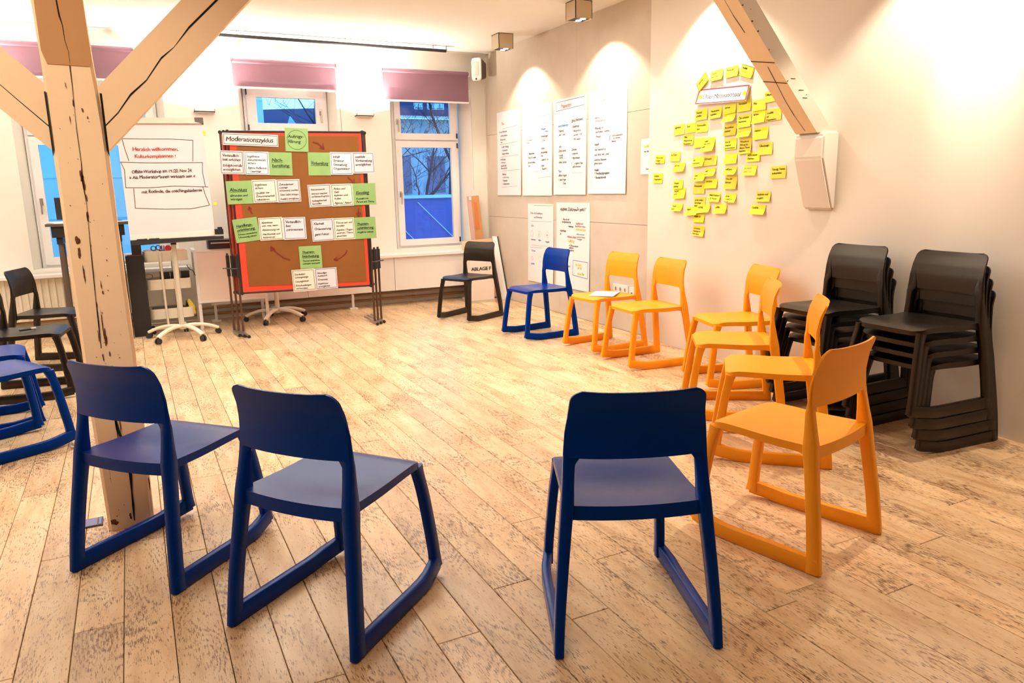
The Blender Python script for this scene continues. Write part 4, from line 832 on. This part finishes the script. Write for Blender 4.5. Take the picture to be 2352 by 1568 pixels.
poster(8.36, 7.745, 1.255, 2.228, 'leftmost poster with four pink ruled blocks on the far right wall', [T('pinkink', 'Plan', .2, .155, .042), Ln('pinkink', (.24, .20), (.9, .185)), T('purpleink', 'In der Rolle sein', .10, .245), T('purpleink', '• Kommunikation', .14, .29, .026), T('ink', 'bewusst und', .14, .335, .026), T('ink', 'sein', .16, .365, .026),
    Ln('pinkink', (.10, .385), (.85, .37)), T('purpleink', 'In der Haltung', .2, .425), T('purpleink', '• Transparenz', .2, .465, .026), T('ink', '• fragen, zuhören', .2, .505, .026), Ln('pinkink', (.16, .535), (.9, .525)), T('purpleink', 'Im Prozess', .14, .575), T('greyink', '• Methoden', .16, .61, .024), T('ink', 'Raum für alle', .16, .65, .026), T('ink', 'Raum und Zeit', .16, .68, .026),
    Ln('pinkink', (.18, .705), (.96, .695)), T('redink', 'Beiträge', .22, .755), T('greyink', '• sichtbar machen', .22, .79, .024), T('ink', '• Ergebnisse', .22, .83, .026), T('ink', '• Dokumentation', .22, .87, .026), Ln('greyink', (.18, .90), (.85, .89), w=.003)])
poster(7.70, 7.03, 1.252, 2.216, 'second poster with two columns under the bright lamp spot', [Ln('greyink', (.05, .055), (.93, .035), (.93, .12), (.05, .14), (.05, .055), w=.004), Ln('greyink', (.55, .21), (.97, .20), w=.003), T('blueink', 'Anliegen', .63, .275), T('blueink', 'klären', .78, .305, .026), T('darkred', 'Erwartungen', .64, .355, .028), T('ink', 'z. B. an …', .66, .40, .026), T('greyink', 'Ablauf', .64, .485, .03), T('darkred', 'alle beteiligt', .64, .53, .028), T('ink', 'sein', .64, .565, .026), T('ink', 'Zeitplan & Ort', .64, .61, .026), T('ink', 'Rollen', .64, .675, .026), T('ink', 'Regeln & …', .67, .71, .026),
    T('greyink', 'Was braucht', .14, .375, .024), T('greyink', 'es noch', .14, .405, .024), T('ink', '1. Ankommen', .18, .53, .026), T('ink', 'Thema & Gruppe', .18, .575, .026), T('ink', 'Ziel und Auftrag', .18, .63, .026), T('ink', 'Start', .2, .67, .026), Ln('greyink', (.36, .73), (.55, .73), w=.003), Ln('greyink', (.54, .80), (.97, .79), w=.003), Ln('greyink', (.54, .72), (.54, .80), w=.003)])
poster(6.99, 6.362, 1.262, 2.224, 'third poster titled Fragearten in a ruled box', [Ln('ink', (.07, .025), (.93, .02), (.93, .10), (.07, .115), (.07, .025), w=.004), T('redink', 'Fragearten', .22, .09, .046), T('ink', '(geschlossen)', .55, .25, .040), T('blueink', 'Informations-', .14, .285, .036, .03), T('darkred', 'Fragetyp', .14, .335, .030), T('ink', '„wer“, „wie“', .14, .375, .027), T('ink', 'Skalierung', .58, .31, .030), T('ink', '• Wie groß ist', .58, .355, .027), T('ink', '• „auf einer 1–10“', .58, .395, .025), T('ink', '• Wo wären …', .60, .44, .027),
    T('greyink', 'offen', .16, .50, .026), T('darkred', 'Ziele klären', .15, .545, .030), T('ink', 'Zirkulär', .56, .545, .030), T('ink', '• Lösung', .14, .59, .026), T('ink', '  suchen', .15, .615, .026), T('ink', '• sorge für', .56, .585, .028), T('ink', '• Erste Schritte', .14, .665, .027), T('ink', '• Hypothesen', .56, .63, .028), T('ink', '3. … mögliche Frage', .56, .685, .025), T('ink', 'hilft erkennen', .6, .72, .027), T('blueink', 'Tipps', .14, .76, .030, .02), T('darkred', 'offene Fragen', .15, .805, .030), T('ink', '1. eine Frage', .14, .85, .030), T('ink', 'Zeit', .30, .89, .032), Ln('greyink', (.58, .775), (.9, .775), w=.003)])
poster(6.322, 5.69, 1.270, 2.232, 'rightmost upper poster, brightly lit, with black list and short bar', [Ln('greyink', (.08, .065), (.08, .145), (.2, .14), w=.003), T('greyink', 'Feedback', .30, .115, .034), T('greyink', 'Haltung mit', .16, .27, .028), T('greyink', 'Wertschätzung', .17, .30, .028), T('ink', 'Wirkung: ich', .17, .37, .027), T('ink', 'beschreiben,   konkret', .19, .405, .025), T('ink', 'Wunsch', .20, .45, .026), Ln('ink', (.58, .445), (.58, .49), w=.008), T('ink', 'nicht ausdiskutieren', .64, .455, .020), T('ink', 'nur zuhören', .66, .48, .022), T('ink', '• danken', .60, .51, .024), T('ink', 'Ablauf', .17, .525, .028, .02), T('ink', 'Das Gespräch ist', .17, .575, .027), T('ink', 'kein Streit, kein Urteil', .17, .625, .027), T('ink', 'konkrete Beispiele', .17, .675, .027), T('ink', 'geben lassen', .17, .71, .027), T('ink', 'Rollen', .18, .775, .029, .025), T('ink', '• Feedbackgruppen', .18, .81, .032, .025), T('ink', '• Beobachtende', .18, .85, .030, .025)])
poster(7.60, 7.02, .286, 1.166, 'lower left poster with small drawn faces behind the blue chair', [Ln('green', (.25, .02), (.97, .02), w=.005), T('greyink', 'Kultur des Empfangens', .10, .13, .030), T('greyink', 'und Benennens', .24, .18, .030), Ln('greyink', (.12, .22), (.95, .215), w=.003), T('greyink', 'Ziele', .12, .29, .030), T('purpleink', 'beobachten', .12, .465, .022), T('purpleink', 'fragen', .42, .465, .024), T('purpleink', 'spiegeln', .70, .475, .026), Ln('greyink', (.14, .53), (.95, .52), w=.003), Ln('greyink', (.1, .56), (.6, .55), w=.003), T('blueink', 'Formen', .14, .61, .028), T('blueink', 'Stärken', .12, .78, .028), T('blueink', 'Ideen', .6, .83, .028), T('purpleink', '…', .42, .8, .03), ('C', 'greyink', .16, .38, .03), ('C', 'greyink', .47, .38, .03), ('C', 'greyink', .78, .38, .03), ('C', 'greyink', .18, .70, .018), ('C', 'greyink', .5, .70, .03), T('ink', '?', .44, .40, .04), T('ink', '=', .74, .40, .04)])
poster(6.955, 6.30, .292, 1.185, 'lower right poster headed Aktives Zuhören with a framed box', [T('ink', 'Aktives Zuhören', .12, .095, .046, .018), T('ink', '„So geht’s“', .60, .09, .042, .018), T('ink', 'Was ist da?', .2, .205, .028, .02), T('ink', 'Körpersprache', .18, .235, .028, .02), T('ink', '• warten', .36, .285, .030, .02), T('ink', '• Rückfrage', .10, .34, .028, .02), T('ink', 'ja', .12, .375, .03, .02), T('redink', 'Gefühle und', .6, .245, .026), T('redink', 'Bedürfnisse sehen', .58, .275, .026), T('yellow2', 'wahrnehmen', .6, .315, .034, .03), T('greyink', 'nicht bewerten', .62, .365, .024), T('greyink', 'zusammenfassen', .62, .395, .024), T('greyink', 'bestätigen', .63, .42, .024), T('redink', 'Worauf achten', .34, .405, .028, .02), T('yellow2', 'Haltung', .36, .455, .040, .03), T('ink', '• 4 Ohren nutzen', .38, .505, .026, .02), T('ink', 'zuhören', .4, .53, .026, .02), T('ink', 'hinhören', .4, .56, .026, .02), T('ink', 'Pausen', .3, .75, .03), Ln('purpleink', (.53, .66), (.96, .665), (.96, .85), (.52, .835), (.53, .66), w=.005), T('yellow2', 'Ich höre', .6, .72, .034, .03), T('yellow2', 'dir zu', .66, .755, .034, .03), T('yellow2', 'ohne Rat', .66, .82, .034, .03)])
poster(5.478, 5.29, 1.438, 1.742, 'small white notice at the corner edge of the far wall section', [T('yellow2', 'Notizen', .2, .25, .034, .04), T('ink', 'hier bitte', .22, .38, .022), Ln('greyink', (.22, .45), (.95, .45), w=.002), T('ink', 'Danke', .4, .87, .018)], curl=.004)

# ================================================================ STICKY NOTES
ZA = .28065
def nt_(x0, y0, x1, y1, label, lines, rot=0, mat='yellow', curl=.012, frame=False, size=.021, ink='ink', X_=XN, lift=.0025):
    cx, cy = 1460+ZA*(x0+x1)/2, 120+ZA*(y0+y1)/2
    c_ = at(cx, cy, 0, X_); wl_ = at(1460+ZA*x0, cy, 0, X_); wr_ = at(1460+ZA*x1, cy, 0, X_); zt = at(cx, 120+ZA*y0, 0, X_); zb = at(cx, 120+ZA*y1, 0, X_)
    W_, H_ = (wl_-wr_).length*1.06, (zt-zb).length*1.0
    rot = rot*.35 if abs(rot) < 15 else rot*.9
    if rot and abs(rot) > 15: W_, H_ = .128, .084
    W_ = min(max(W_, .10), .15); H_ = min(max(H_, .070), .115)
    sh = Sheet(c_, WU, UP, WN, W_, H_, math.radians(rot), curl, lift); o = sh.mesh('sticky_note', M[mat]); origin_to(o, c_); tag(o, label, 'sticky note', 'yellow sticky notes on the right wall')
    q = MB(); y = H_/2-.028; size = max(size, .021) if len(lines) < 3 else max(size, .018)
    if frame: sh.border(q, .003, .0028, .0005)
    for s_ in lines: sh.text(q, s_, -W_/2+.010, y, size, bold=.03, shear=.1, fit=min(W_-.018, max(v[0] for v in glyphs(s_, .03, .1)[0])*size), slope=.0); y -= size*1.25
    if q.v: w_ = q.build('handwriting', M[ink], o); w_.data.transform(Matrix.Translation(-c_))
NB = 'yellow sticky note '
for a in [
 (505, 185, 605, 300, NB+'steeply tilted with black frame, left end of the arc above the title', ['Haltung'], 42, 'yellow', .012, True, .020),
 (622, 145, 716, 240, NB+'second of the arc above the title strip', ['Werte', 'und Ziele'], 9, 'yellow', .022),
 (742, 116, 840, 208, NB+'third of the arc above the title strip', ['Methoden'], 4, 'yellow', .012, False, .017),
 (862, 112, 962, 208, NB+'with black frame, right end of the arc above the title', ['Vielfalt'], -20, 'yellow', .01, True, .020),
 (497, 468, 588, 558, NB+'directly under the left end of the title strip', ['Klarheit', 'schaffen'], 5, 'yellow', .01),
 (614, 455, 706, 548, NB+'second under the title strip', ['Moderation', 'begleiten'], 7, 'yellow', .02),
 (728, 430, 822, 500, NB+'pale lit, third under the title strip', ['Lernen'], 8, 'yellow', .01),
 (842, 392, 944, 488, NB+'fourth under the title strip', ['Vertrauen'], 6, 'yellow', .008),
 (962, 388, 1068, 480, NB+'golden, in the top row right of the title', ['Mut'], 5, 'yellow2', .006),
 (1060, 318, 1168, 410, NB+'highest on the right, beside the sloping timber', ['Offenheit'], 5, 'yellow2', .008, False, .017),
 (728, 492, 820, 586, NB+'very pale, curling over a brownish one in the middle column', ['—'], 6, 'yellow', .035),
 (728, 590, 824, 686, NB+'in shadow with two bold words, upper middle column', ['Persönliche', 'Stärken!'], 3, 'yellow2', .012, False, .020),
 (842, 510, 944, 618, NB+'reading three words, right of the middle column', ['Die schönen', 'Momente'], 6, 'yellow', .012, False, .017),
 (962, 480, 1062, 586, NB+'second row right, left of the Loyalität note', ['lernen'], 6, 'yellow', .016),
 (1070, 464, 1190, 562, NB+'wide one at the right end of the second row', ['Loyalität', 'zur', 'Organisation'], 3, 'yellow2', .006, False, .019),
 (842, 622, 944, 706, NB+'pale green lit one above the dark lettered one', ['—'], 4, 'yellow', .03),
 (852, 704, 948, 835, NB+'brownish in shadow with four bold lines', ['Wünsche an', 'Führung bei', 'diesem Thema', 'beachten'], 3, 'yellow2', .012, False, .016),
 (972, 612, 1084, 718, NB+'third row right, alone above the Überzeugt note', ['Humor'], 5, 'yellow', .014),
 (1012, 738, 1120, 842, NB+'fourth row right', ['Überzeugt'], 4, 'yellow2', .01),
 (914, 815, 1018, 898, NB+'overlapped by its neighbour, fifth row right', ['nicht immer', 'Themen'], 2, 'yellow', .008),
 (320, 592, 402, 680, NB+'golden, left end of the upper left row', ['eigentlich'], 7, 'yellow2', .008),
 (418, 580, 500, 660, NB+'middle of the upper left row', ['Spaß'], 4, 'yellow', .006),
 (502, 574, 592, 656, NB+'right end of the upper left row', ['Kommunika-', 'tion'], 2, 'yellow', .006),
 (394, 672, 474, 762, NB+'with three thin lines, below the upper left row', ['Mein', 'Anspruch an', 'Moderation'], -4, 'yellow2', .008),
 (484, 702, 566, 786, NB+'plain, behind a curled one in the left column', [], 4, 'yellow', .016),
 (552, 692, 650, 835, NB+'large curled one with slanting lines in the left column', ['Weniger', 'reden, mehr', 'fragen'], 10, 'yellow', .035, False, .018),
 (472, 858, 562, 945, NB+'with one bold line, left side of the left column', ['am', 'Störungen'], 6, 'yellow', .024, False, .016),
 (562, 848, 664, 930, NB+'brownish in shadow reading one thin word', ['Schmerz'], 5, 'yellow2', .010, False, .024),
 (572, 950, 655, 1024, NB+'small bright one below the brownish word note', ['wir', 'auch'], 6, 'yellow', .03),
 (484, 985, 572, 1066, NB+'pale with two faint lines in the left column', ['man', 'darf'], 3, 'yellow', .03),
 (477, 1072, 566, 1160, NB+'brownish reading Arbeitszeit', ['Arbeitszeit'], 2, 'yellow2', .006, False, .022),
 (574, 1034, 668, 1118, NB+'reading Wirklich in brown lettering', ['Wirklich'], 3, 'yellow', .014, False, .022, 'darkred'),
 (732, 708, 826, 800, NB+'with three lines under the shadowed middle one', ['Kurz &', 'prägnant', 'kommunizieren'], 4, 'yellow', .008, False, .015),
 (734, 828, 830, 918, NB+'completely blank in the middle column', [], 2, 'yellow', .016),
 (738, 938, 828, 1012, NB+'pale curled one below the blank note', ['will gern'], -3, 'yellow', .035),
 (734, 1012, 830, 1126, NB+'brownish in shadow with two bold words, low middle column', ['Was wir', 'können'], 0, 'yellow2', .018, False, .015),
 (290, 818, 366, 896, NB+'golden, alone at the far left of the cloud', ['Im Team'], -2, 'yellow2', .008, False, .016),
 (320, 905, 406, 988, NB+'with a long shadow, left side below the golden one', ['gut sein'], 4, 'yellow', .03),
 (314, 1052, 388, 1118, NB+'reading Weiterbildung at the left side', ['Weiter-', 'bildung'], 6, 'yellow', .01, False, .018),
 (317, 1112, 408, 1204, NB+'directly under the Weiterbildung note', ['Sei gut', 'vorb.'], 7, 'yellow', .022, False, .018),
 (304, 1238, 386, 1308, NB+'lowest on the left side, casting a long shadow', ['Feed-', 'back'], 0, 'yellow', .03),
 (602, 1148, 694, 1230, NB+'with two bold lines right of the Arbeitszeit column', ['Mehr Freiraum', 'z. B. Pausen'], -3, 'yellow', .022, False, .015),
 (482, 1188, 570, 1258, NB+'with three lines, partly covered from below', ['Ist das wirklich', 'die richtige', 'Idee?'], -2, 'yellow2', .004, False, .014),
 (420, 1262, 512, 1344, NB+'lower left, reading one short word', ['fragen'], 9, 'yellow', .03, False, .017),
 (512, 1244, 612, 1322, NB+'turned, crossing the short word note at the bottom', ['wichtig'], 14, 'yellow', .028, False, .018),
 (478, 1328, 562, 1390, NB+'peeking out under the crossed pair', ['Fehler ok'], 2, 'yellow', .014, False, .016),
 (474, 1420, 562, 1508, NB+'lowest of all with thin slanting lines', ['Ich möchte', 'Führung mit', 'Herz leben'], -8, 'yellow2', .016, False, .014),
 (737, 1155, 824, 1238, NB+'with three short lines at the foot of the middle column', ['in der', 'Gruppe ist', 'Freude'], -4, 'yellow', .026, False, .015),
 (652, 1244, 746, 1328, NB+'low in the centre between left and middle columns', ['schlau'], 2, 'yellow', .026, False, .017),
 (888, 924, 990, 1016, NB+'with faint lines, right of the middle column foot', ['Es macht', 'einen Sinn'], -2, 'yellow', .022, False, .012, 'greyink'),
 (1114, 930, 1230, 1034, NB+'standing alone farthest right near the corbel', ['Führung: Themen', 'aufbereiten'], 4, 'yellow2', .006, False, .016),
 (994, 1138, 1104, 1228, NB+'upper one of the lower right pair', ['Rahmen und', 'möglich'], 3, 'yellow2', .014, False, .019),
 (950, 1248, 1062, 1336, NB+'lower one of the lower right pair', ['Gefühle'], -4, 'yellow', .026, False, .018),
 (167, 842, 238, 912, NB+'upper of two left alone beside the wall corner', ['Was ist mein', 'Anliegen', 'und Ziel?'], -3, 'yellow', .006, False, .015),
 (150, 992, 220, 1074, NB+'lower of two left alone beside the wall corner', ['Struktur,', 'Organisation'], -3, 'yellow', .006, False, .015)]:
    nt_(*a)
# title strip of the sticky note cloud
pL, pR = at(1460+ZA*517, 120+ZA*372, 0, XN), at(1460+ZA*937, 120+ZA*335, 0, XN); c_ = (pL+pR)/2; W_ = (pL-pR).length
sh = Sheet(c_, Vector((0, -1, 0)), UP, WN, W_, .125, math.atan2(pR.z-pL.z, pL.y-pR.y), .03, .006); o = sh.mesh('title_strip', M['paper']); origin_to(o, c_); tag(o, 'long white title strip with red rounded border among the sticky notes', 'card')
q = MB(); sh.border(q, .008, .009, .001); w_ = q.build('red_border', M['redink'], o); w_.data.transform(Matrix.Translation(-c_))
q = MB(); sh.text(q, 'Unser Moderationsstil', -W_*.38, -.02, .052, bold=.012, shear=.1, fit=W_*.74); w_ = q.build('handwriting', M['ink'], o); w_.data.transform(Matrix.Translation(-c_))
q = MB()
for s_ in (-1, 1): q = MB(); sh.line(q, [(s_*W_*.43-.012, 0), (s_*W_*.43+.012, 0)], .030, .0012); w_ = q.build('yellow_dot', M['yellow'], o); w_.data.transform(Matrix.Translation(-c_))

# ================================================================ OUTSIDE
g = MB().box((2, 22, -.6), (60, 26, .1)).build('outside_ground', M['ground']); tag(g, kind='structure')
t = thing('neighbour_house', 'pale blue rendered house wall right outside the leftmost window', 'house', (-2.6, 12, -.55)); MB().box((0, .5, 4.3), (9.1, 1, 8.6)).build('wall', M['facade'], t)
for i in range(11): MB().box((0, -.008, .5+.55*i), (9.1, .016, .02)).build('ledge_course', M['facade'], t)
MB().box((0, .5, 8.7), (9.5, 1.5, .25)).build('eaves', M['roof'], t)
t = thing('neighbour_house', 'dark slate roofed house with pale gable seen through the middle window', 'house', (4.6, 22, -.55))
MB().box((0, 1, 1.9), (3.2, 2, 3.8)).build('wall', M['bluehouse'], t); MB().prism([(-1.7, -.3, 3.5), (1.7, -.3, 3.5), (1.9, 3, 4.45), (-1.9, 3, 4.25)], (0, .1, .12)).build('roof', M['roof'], t)
MB().prism([(-.75, -.35, 2.9), (.35, -.35, 2.9), (-.38, -.35, 3.95)], (0, .05, 0)).build('gable', M['snow'], t); MB().prism([(.3, -.4, 3.35), (.75, -.4, 3.62), (.55, -.4, 3.35)], (0, .03, 0)).build('roof_light', M['snow'], t)
t = thing('neighbour_house', 'house with slate roof and white attic windows seen through the right window', 'house', (8.4, 20, -.55))
MB().box((0, 1, 1.9), (4.4, 2, 3.78)).build('wall', M['palehouse'], t); MB().prism([(-2.3, -.4, 3.8), (2.3, -.4, 3.86), (2.3, 2.2, 5.9), (-2.3, 2.2, 5.8)], (0, .08, .12)).build('roof', M['roof'], t); MB().box((0, -.42, 3.80), (4.6, .06, .06)).build('gutter', M['snow'], t)
for x in (-1.12, -.74, -.5):
    f_ = MB().box((x, -.18, 4.06), (.24, .06, .26)).build('attic_window', M['snow'], t); MB().box((x, -.215, 4.06), (.2, .01, .015)).box((x, -.215, 4.06), (.015, .01, .22)).build('glazing_bar', M['roof'], f_)
for x in (-1.6, -.6, .5): MB().box((x, -.02, 2.3), (.5, .06, 1.0)).build('window', M['bluehouse'], t)
t = thing('garden_wall', 'deep blue garden wall low outside the right window', 'wall', (4.6, 12, -.55)); MB().box((0, 0, .88), (4.2, .2, 1.76)).build('wall_face', M['bluewall'], t); MB().box((0, 0, 1.78), (4.3, .3, .05)).build('coping', M['snow'], t)
p0 = at(960, 465, 1, 11.88); p1 = at(1040, 543, 1, 11.88); MB().tube([p0-t.location, p1-t.location], .008, 6).build('guy_wire', M['snow'], t)
p0 = at(931, 530, 1, 11.88); p1 = at(950, 549, 1, 11.88); MB().tube([p0-t.location, p1-t.location], .008, 6).build('guy_wire', M['snow'], t)
def tree(base, h, label, seed, lean=0, spread=1.0):
    random.seed(seed); t = thing('bare_tree', label, 'tree', base); tr = MB(); br_ = MB()
    def grow(p, d, L_, r, lev):
        pts = [p]; dd = d.copy()
        for i in range(4): dd = (dd + Vector((random.uniform(-.22, .22), random.uniform(-.15, .15), random.uniform(-.05, .15)))).normalized(); pts.append(pts[-1]+dd*L_/4)
        r = max(r, .0045); (tr if lev == 0 else br_).tube(pts, [r*(1-.12*i) for i in range(5)], (9, 6, 5, 4, 3, 3)[lev], False)
        if lev < 5:
            for k_ in range(5 if lev == 0 else 3):
                s = pts[random.choice((2, 3, 4))]; nd = (dd*.8 + Vector((random.uniform(-1, 1)*spread, random.uniform(-.5, .5), random.uniform(-.2, .8)))).normalized(); grow(s, nd, L_*.66, r*.45, lev+1)
    grow(Vector((0, 0, 0)), Vector((lean, 0, 1)).normalized(), h, .07, 0); tr.build('trunk', M['bark'], t, True); br_.build('branches', M['bark'], t); return t
tree((6.0, 15.5, -.55), 3.4, 'bare branching tree outside the right window', 5, .15); tree((2.75, 15.5, -.55), 3.0, 'bare branching tree outside the middle window', 9, .05, 1.2); tree((5.55, 14.5, -.55), 1.7, 'low bare shrubby tree behind the blue garden wall', 21, 0, 1.4)
